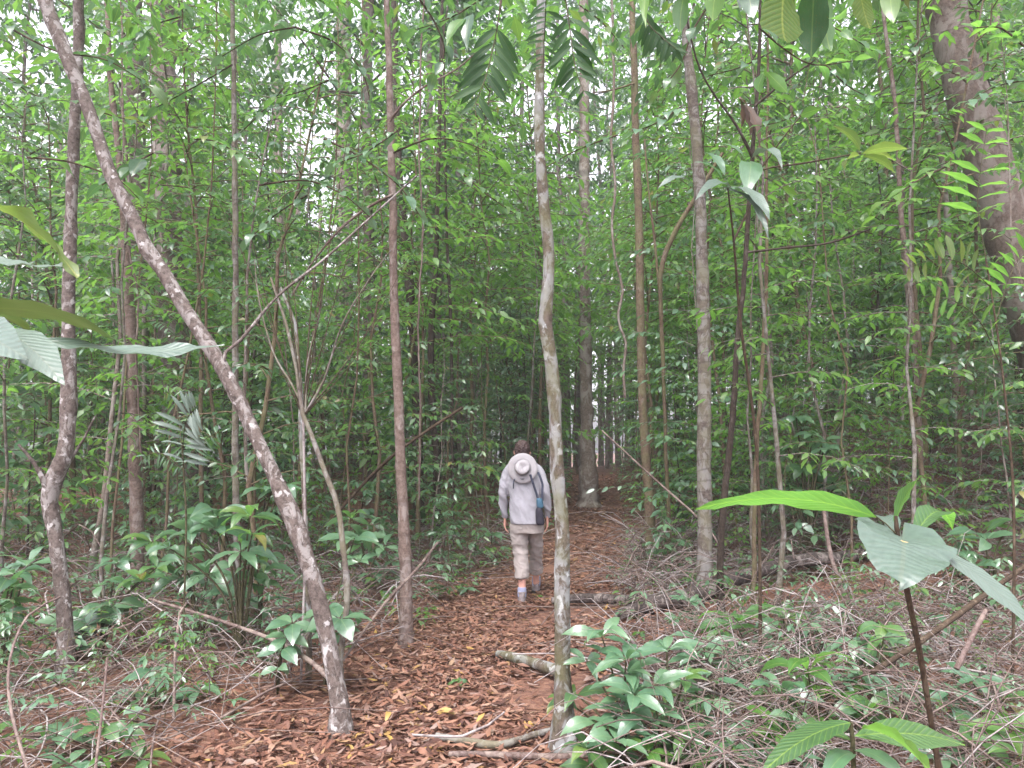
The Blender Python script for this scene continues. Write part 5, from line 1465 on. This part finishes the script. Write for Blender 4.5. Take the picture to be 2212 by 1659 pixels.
# whorled grey leaves and olive leaves on thin branches, right of centre
def right_whorls():
    org = at(1508, 430, 5.0); base = at(1640, 1345, 5.2); org = np.array([base[0], base[1], gz(base[0], base[1])])
    r = empty('whorled_leaf_sapling', org, 'thin sapling with whorls of pale grey drooping leaves before the ringed grey tree', 'sapling')
    q = spline(np.array([[*org, .012], [*at(1636, 1000, 5.1), .011], [*at(1600, 700, 4.9), .009], [*at(1585, 520, 4.7), .007], [*at(1572, 405, 4.6), .005]]), .06)
    link('stem', make_mesh('stem', tube_parts(q[:, :3] - org, q[:, 3], 7), M['stem_brown']), r)
    stem_of(r, org, [(1585, 520, 4.7, 5), (1630, 420, 4.9, 4), (1640, 370, 5.0, 4), (1740, 352, 5.0, 4), (1860, 330, 5.0, 3)], 'stem_brown', 'twig')
    stem_of(r, org, [(1640, 370, 5.0, 4), (1690, 300, 4.9, 3), (1730, 250, 4.9, 3)], 'stem_brown', 'twig')
    for (b, t, hw, m_, st) in (((1575, 403, 4.6), (1502, 432, 4.3), 15, 'leaf_sky_grey', 0), ((1578, 405, 4.6), (1664, 478, 4.3), 19, 'leaf_sky_grey', 0), ((1576, 410, 4.6), (1662, 522, 4.3), 10, 'leaf_sky_grey', 0),
                               ((1500, 402, 4.5), (1420, 408, 4.4), 13, 'leaf_sky_grey', 1), ((1560, 385, 4.6), (1500, 350, 4.5), 13, 'leaf_blue', 0), ((1565, 380, 4.6), (1520, 330, 4.8), 12, 'leaf_blue', 0),
                               ((1620, 350, 4.9), (1612, 425, 4.6), 26, 'leaf_blue', 0), ((1625, 340, 4.9), (1690, 365, 4.6), 16, 'leaf_sky_grey', 1), ((1610, 345, 4.9), (1560, 310, 4.9), 14, 'leaf_blue', 0)):
        px_leaf(r, org, b, t, hw, (.1, -.5, .8), m_, st, 51)
    for (b, t, hw) in (((1862, 332, 5.0), (1962, 322, 4.8), 15), ((1858, 328, 5.0), (1800, 272, 5.2), 14), ((1864, 336, 5.0), (1935, 378, 4.8), 14), ((1856, 336, 5.0), (1826, 366, 4.8), 13), ((1866, 330, 5.0), (1930, 345, 5.2), 12)):
        px_leaf(r, org, b, t, hw, (.1, .55, .8), 'leaf_yellow', 0, 52)
    for (b, t, hw) in (((1655, 155, 4.9), (1700, 200, 4.8), 14), ((1650, 158, 4.9), (1640, 200, 4.8), 13), ((1730, 250, 4.9), (1775, 235, 4.9), 12)):
        px_leaf(r, org, b, t, hw, (.1, .7, .6), 'leaf_bright', 0, 53)
    dt = bpy.data.objects['dark_forked_tree']; o = np.array(dt.location)
    for (b, t, hw) in (((1597, 210, 6.0), (1640, 318, 5.9), 13), ((1599, 215, 6.0), (1620, 300, 6.0), 10), ((1598, 212, 6.0), (1600, 280, 6.0), 8)):
        set_leaf(dt, o, at(*b), at(*t), hw * 6 / FPX, (.5, -.8, 0), form('dead_leaf_brown', 3, 54), 'dead_leaf', 'withered brown hanging leaf')
right_whorls()

# a few leafy overhead sprays on the left middle distance
def leaf_branch(label, pts, n, lpx, ratio, mat, seed, sag=.25):
    org = at(*pts[0][:3]); r = empty('leafy_branch', org, label, 'branch')
    rng = np.random.default_rng(seed)
    stem_of(r, org, pts, 'stem_brown', 'twig')
    Q = spline(np.array([at(*p[:3]) for p in pts]), .03); Y = pts[0][2]; L = lpx * Y / FPX
    for i in range(n):
        k = int((i + .7) / n * (len(Q) - 1)); tg = Q[min(k + 1, len(Q) - 1)] - Q[k - 1]; tg /= np.linalg.norm(tg)
        sd = np.cross([0, 0, 1.0], tg); s = 1 if i % 2 else -1
        d = tg * .75 + sd * s * .75 + np.array([0, 0, -rng.uniform(0, 2 * sag)]); d /= np.linalg.norm(d)
        ll = L * rng.uniform(.7, 1.1)
        set_leaf(r, org, Q[k], Q[k] + d * ll, ll * ratio, np.array([0, 0, 1.0]) + rng.normal(0, .3, 3), form(mat, int(rng.integers(3)), 0))
for i, (lb, pts, n, lp, ra, mt) in enumerate([
    ('twig with drooping dark leaves left of the leaning trunk, upper left', [(60, 340, 5.0, 5), (150, 350, 4.9, 4), (250, 385, 4.8, 3), (300, 430, 4.8, 2)], 9, 62, .2, 'leaf_mid'),
    ('broad-leaved twig just under the leaning trunk, upper left', [(330, 330, 5.4, 5), (280, 360, 5.3, 4), (220, 400, 5.2, 3)], 7, 66, .24, 'leaf_dark'),
    ('leafy twig hanging at the top left corner', [(20, 60, 5.2, 5), (120, 110, 5.1, 4), (230, 130, 5.0, 3), (330, 190, 5.0, 2)], 12, 58, .2, 'leaf_dark'),
    ('twig with a row of glossy leaves reaching right from the slender red tree, upper centre', [(850, 330, 6.1, 5), (930, 300, 6.0, 4), (1010, 310, 5.9, 3), (1080, 345, 5.9, 2)], 12, 46, .22, 'leaf_bright'),
    ('leafy twig hanging in front of the slender red tree', [(700, 300, 6.0, 5), (780, 340, 5.9, 4), (860, 400, 5.8, 3), (910, 470, 5.8, 2)], 13, 46, .22, 'leaf_blue'),
    ('twig with grey-green leaves left of the slender red tree, mid height', [(560, 400, 6.2, 5), (660, 390, 6.1, 4), (740, 420, 6.0, 3), (800, 470, 6.0, 2)], 12, 44, .22, 'leaf_blue'),
    ('olive leafy twig above the dark forked tree, right of centre', [(1640, 60, 4.6, 5), (1700, 110, 4.6, 4), (1760, 140, 4.6, 3), (1850, 130, 4.6, 2)], 9, 58, .2, 'leaf_mid'),
    ('arching twig of bright green leaves at the upper right, before the pale crooked tree', [(2070, 350, 5.5, 5), (2000, 380, 5.4, 4), (1940, 420, 5.3, 3), (1890, 470, 5.2, 2)], 11, 50, .2, 'leaf_bright'),
    ('twig with dark leaves at the top edge, left of the ringed tree', [(1560, -30, 4.5, 5), (1500, 60, 4.5, 4), (1470, 140, 4.5, 3), (1420, 200, 4.5, 2)], 9, 52, .22, 'leaf_dark'),
    ('leafy twig high up left of the slender red tree top', [(640, 60, 6.0, 5), (720, 90, 6.0, 4), (780, 150, 6.0, 3), (800, 220, 6.0, 2)], 10, 44, .22, 'leaf_dark'),
    ('leafy twig at the top centre right of the slender red tree top', [(900, -10, 5.0, 5), (940, 50, 5.0, 4), (960, 110, 5.0, 3), (940, 160, 5.0, 2)], 9, 56, .24, 'leaf_dark'),
    ('leafy twig right of the big leaning tree at the right edge', [(2212, 100, 6.0, 5), (2160, 60, 6.0, 4), (2110, 60, 6.0, 3)], 8, 50, .22, 'leaf_bright')]):
    leaf_branch(lb, pts, n, lp, ra, mt, 60 + i)

rb = random.Random(5)
spots = [(170, 40), (240, 250), (330, 60), (420, 190), (470, 320), (560, 90), (560, 250), (650, 200), (790, 330), (60, 200), (420, 420), (600, 470), (980, 40), (1300, 60), (1420, 270), (1700, 260), (1800, 60), (1830, 190), (1950, 130), (1980, 250), (2150, 200), (1250, 330), (1050, 420), (1600, 150)]
words = ['upper left corner', 'left of the leaning trunk', 'upper left, above the leaning trunk', 'right of the leaning trunk, high up', 'above the dead twiggy shrub']
for i, (x, y) in enumerate(spots):
    Y = rb.uniform(5.2, 7.6); s = rb.choice((-1, 1)); w = rb.uniform(90, 170)
    pts = [(x - s * w * .5, y - rb.uniform(20, 60), Y, 4), (x, y - rb.uniform(0, 15), Y - .1, 3), (x + s * w * .5, y + rb.uniform(10, 50), Y - .2, 2)]
    nm, px_ = min(((b, a) for a, b in REFS), key=lambda r: abs(r[1] - x))
    leaf_branch('drooping leafy twig ' + ('high above the ' if y < 140 else 'above the ') + nm + (', leaning right' if s > 0 else ', leaning left') + (', dark', ', pale', ', bluish')[i % 3], pts, 11, 240 / Y * 1.05, .22, ('leaf_dark', 'leaf_mid', 'leaf_blue')[i % 3], 90 + i)

# ------------------------------------------------------------------ logs, sticks, lianas
def ground_log(name, label, cat, pts, mat='log', sides=10, rough=.06, lift=.6, group=None, seed=0):
    rng = np.random.default_rng(seed)
    rows = []
    for p in pts:
        if len(p) == 4: c = at(p[0], p[1], p[3])
        else: c = hit(p[0], p[1])
        rr = p[2] * .5 * c[1] / FPX
        if len(p) == 4 and name == 'fallen_log': c[2] = max(c[2], gz(c[0], c[1]) + rr * .9 + .03)
        if len(p) == 3: c = c + [0, 0, rr * lift * 1.2 + .03]
        rows.append([*c, rr])
    q = spline(np.array(rows), .07)
    org = q[0, :3].copy()
    o = link(name, make_mesh(name, tube_parts(q[:, :3] - org, q[:, 3], sides, rng, rough), M[mat]), None, org)
    tag(o, label, cat, group)
    return o
GL = ground_log
GL('fallen_log', 'long dark fallen log curving up to the right behind the ringed tree', 'log', [(1335, 1338, 24, 6.9), (1380, 1326, 34, 7.0), (1440, 1306, 37, 7.1), (1500, 1286, 35, 7.25), (1560, 1262, 32, 7.4), (1640, 1234, 28, 7.6), (1730, 1210, 27, 7.8), (1850, 1198, 24, 8.0), (1990, 1190, 20, 8.3)], 'log', 14, .05, .9, seed=1)
GL('fallen_log', 'short smooth log end lying across the trail behind the lichened tree', 'log', [(1192, 1312, 14), (1250, 1310, 20), (1330, 1314, 22), (1410, 1320, 22)], 'log', 12, .04, .9, seed=2)
GL('fallen_log', 'short mossy log stub half buried at the left side of the lichened tree', 'log', [(1075, 1428, 14), (1130, 1446, 22), (1180, 1464, 26), (1225, 1480, 26)], 'bark_lichen', 12, .05, .8, seed=3)
GL('fallen_branch', 'bent grey branch lying across the trail at the bottom of the picture', 'branch', [(942, 1610, 14), (1020, 1624, 16), (1080, 1632, 18), (1150, 1608, 14), (1245, 1584, 12)], 'bark_grey', 10, .05, .8, seed=4)
GL('fallen_branch', 'brown branch along the bottom edge, nearest the camera', 'branch', [(970, 1648, 12), (1100, 1652, 15), (1200, 1656, 14), (1300, 1650, 12)], 'twig', 10, .05, .8, seed=5)
GL('fallen_branch', 'thin curved twig arching over the litter above the bent grey branch', 'branch', [(885, 1602, 5), (1000, 1590, 6, 3.95), (1055, 1566, 5, 3.98), (1090, 1538, 4, 4.0)], 'twig_pale', 6, .03, .8, seed=6)
GL('fallen_branch', 'long thin pole leaning down to the foot of the leaning tree from the left', 'branch', [(322, 1294, 6, 6.0), (430, 1326, 7, 5.6), (580, 1378, 9, 5.2), (665, 1425, 11, 4.9), (725, 1478, 13, 4.55)], 'twig', 8, .04, 1, seed=7)
GL('fallen_branch', 'thin stick slanting up right from the leaning tree foot towards the walker', 'branch', [(738, 1430, 6, 4.9), (830, 1305, 7, 5.6), (900, 1230, 7, 6.2), (945, 1172, 5, 6.8)], 'twig', 6, .03, 1, seed=8)
GL('fallen_branch', 'long brown pole slanting through the twigs behind the big-leaved sapling', 'branch', [(1885, 1452, 11, 3.9), (1990, 1385, 12, 4.2), (2100, 1305, 12, 4.5), (2225, 1215, 11, 4.9)], 'stem_brown', 8, .04, 1, seed=9)
GL('fallen_branch', 'short pale barkless stick standing at an angle in the twig tangle at the right', 'branch', [(2066, 1445, 12, 3.7), (2095, 1385, 12, 3.75), (2130, 1318, 10, 3.85)], 'twig', 8, .04, 1, seed=10)
GL('fallen_branch', 'straight grey stick leaning above the fallen log', 'branch', [(1778, 1090, 8, 6.6), (1795, 1200, 9, 6.4), (1834, 1308, 10, 6.2)], 'twig', 8, .04, 1, seed=11)
GL('fallen_branch', 'thin stick crossing the trail verge right of the trail, pointing at the ringed tree', 'branch', [(1560, 1330, 7, 6.3), (1490, 1380, 7, 5.8), (1440, 1440, 8, 5.2)], 'twig', 6, .04, 1, seed=12)
GL('fallen_branch', 'dead arching twig at the far left bottom corner', 'branch', [(60, 1665, 7, 3.3), (25, 1540, 7, 3.4), (20, 1430, 6, 3.5), (60, 1330, 5, 3.7), (130, 1290, 4, 3.9)], 'twig', 6, .03, 1, seed=13)
GL('fallen_branch', 'upright dead twig near the left bottom corner', 'branch', [(205, 1670, 7, 3.3), (220, 1540, 6, 3.4), (232, 1420, 5, 3.5)], 'twig', 6, .03, 1, seed=14)
GL('fallen_branch', 'pole crossing low behind the slender red tree', 'branch', [(700, 1140, 6, 8.6), (800, 1030, 7, 8.4), (880, 960, 7, 8.2), (1000, 880, 6, 8.2)], 'stem_brown', 6, .03, 1, seed=15)
GL('fallen_branch', 'thin dead pole leaning between the trail and the tan tree', 'branch', [(1300, 930, 4, 9.0), (1420, 1040, 5, 8.6), (1520, 1130, 5, 8.2), (1560, 1190, 5, 8.0)], 'twig', 6, .03, 1, seed=16)
def liana(label, pts, mat, Y, w, seed):
    rng = np.random.default_rng(seed)
    q = spline(np.array([[*at(p[0], p[1], Y), w * .5 * Y / FPX] for p in pts]), .08); q[:, :2] += np.cumsum(rng.normal(0, .004, (len(q), 2)), 0)
    org = q[0, :3].copy()
    tag(link('liana', make_mesh('liana', tube_parts(q[:, :3] - org, q[:, 3], 6), M[mat]), None, org), label, 'vine')
liana('pale twisted vine hanging left of the tan tree', [(1350, 860), (1346, 800), (1352, 740), (1336, 690), (1345, 630), (1330, 560), (1322, 480), (1328, 400), (1320, 300), (1326, 200), (1322, 0), (1322, -120)], 'bark_pale', 9.4, 6, 1)
liana('pale vine looping over the broad buttressed tree', [(346, 620), (350, 560), (346, 480), (352, 420), (340, 370), (333, 310), (335, 200), (330, -100)], 'bark_pale', 12.2, 6, 2)
liana('thin vine hanging close to the vine-wrapped tree', [(305, 1000), (300, 850), (292, 760), (300, 640), (282, 560), (270, 420), (268, 250), (262, -80)], 'twig', 8.1, 4, 3)
liana('thin dark vine hanging right of the slender red tree', [(905, 1080), (912, 900), (908, 700), (918, 500), (915, 300), (920, -100)], 'twig', 8.3, 4, 4)

# the dead twiggy shrub beside the leaning tree
def dead_shrub():
    org = hit(660, 1400); org = np.array([at(655, 1200, 5.2)[0], 5.2, gz(at(655, 1200, 5.2)[0], 5.2)])
    r = empty('dead_twiggy_shrub', org, 'spray of bare thin twigs fanning up beside the leaning trunk', 'shrub')
    rng = np.random.default_rng(4)
    a = at(655, 900, 5.2)
    link('stem', make_mesh('stem', tube_parts(spline(np.array([[0, 0, 0.], (a - org) * [.5, 1, .5] + [.02, 0, 0], a - org]), .05), np.full(len(spline(np.array([[0, 0, 0.], (a - org) * [.5, 1, .5] + [.02, 0, 0], a - org]), .05)), .009), 6), M['twig_pale']), r)
    for (x, y, w) in ((470, 430, 4), (545, 520, 4), (580, 420, 3), (615, 330, 3), (700, 430, 4), (750, 300, 4), (790, 420, 3), (880, 560, 4), (860, 480, 3), (700, 640, 3), (500, 620, 3), (620, 600, 3), (820, 690, 3)):
        e = at(x, y, 5.2 + rng.uniform(-.6, .6)); m_ = a + (e - a) * .5 + rng.normal(0, .03, 3)
        m_[2] += rng.uniform(-.08, .12); q = spline(np.array([[*a, w * .9 * 5.2 / FPX], [*m_, w * .6 * 5.2 / FPX], [*e, w * .3 * 5.2 / FPX]]), .06)
        link('twig', make_mesh('twig', tube_parts(q[:, :3] - org, q[:, 3] * .5, 5), M['stem_brown']), r)
dead_shrub()

# ------------------------------------------------------------------ single fallen leaves and branches in front
def singles():
    rng = np.random.default_rng(21)
    forms = [form('dead_leaf', 1, 1), form('dead_leaf', 3, 2), form('dead_leaf', 2, 3), form('dead_leaf', 6, 4)]
    yf = [form('yellow_leaf', 1, 1), form('yellow_leaf', 3, 2)]
    c = 0
    while c < 290:
        y = rng.uniform(3.3, 6.2) if rng.uniform() < .7 else rng.uniform(3.3, 4.6)
        x = trail_x(y) + rng.normal(0, .75)
        if abs(x / y) > .68: continue
        z = gz(x, y) + rng.uniform(.02, .035)
        az = rng.uniform(0, 6.28); L = rng.uniform(.06, .14); d = np.array([math.cos(az), math.sin(az), rng.normal(0, .1)])
        yel = c % 40 == 0
        me = yf[c % 2] if yel else forms[int(rng.integers(4))]
        p = np.array([x, y, z])
        N = np.array([rng.normal(0, .35), rng.normal(0, .35), rng.choice([-1, 1], p=[.35, .65])])
        o = set_leaf(None, (0, 0, 0), p - d * L / 2, p + d * L / 2, L * rng.uniform(.12, .19), N, me, 'fallen_leaf')
        if yel: tag(o, 'yellow fallen leaf lying on the brown litter of the trail', 'leaf', 'yellow fallen leaves on the trail')
        else: tag(o, 'dry brown fallen leaf lying on the trail in front', 'leaf', 'brown fallen leaves on the trail')
        c += 1
    for i in range(150):
        while True:
            y = rng.uniform(3.4, 9.5); x = y * math.tan(RAD(rng.uniform(-36, 36)))
            if x < trail_x(y) and rng.uniform() < .5: continue
            if abs(x - trail_x(y)) > trail_w(y) and not (-.5 < x - .015 * y < .7 and y < 9) and not near_log(x, y): break
        L = rng.uniform(.6, 1.7); p = twig_path(rng, x, y, L, rng.uniform(0, .35), .03, .12); p[1:4, 2] = p[0, 2] + (p[4, 2] - p[0, 2]) * np.array([.25, .5, .75]) + rng.normal(0, .02, 3)
        r = rng.uniform(.004, .010)
        org = p[0].copy()
        sd = 'right' if x > trail_x(y) else 'left'
        dd = 'nearest the camera' if y < 5 else ('in the middle distance' if y < 7.2 else 'farthest back')
        col = 'twig' if i % 2 else 'twig_pale'
        tag(link('fallen_stick', make_mesh('fallen_stick', tube_parts(spline(p, .12) - org, np.linspace(r, r * .5, len(spline(p, .12))), 6, rng, .05), M[col]), None, org),
            ('brown' if i % 2 else 'pale') + ' dead stick in the tangle ' + sd + ' of the trail, ' + dd, 'stick', 'dead sticks beside the trail')
singles()
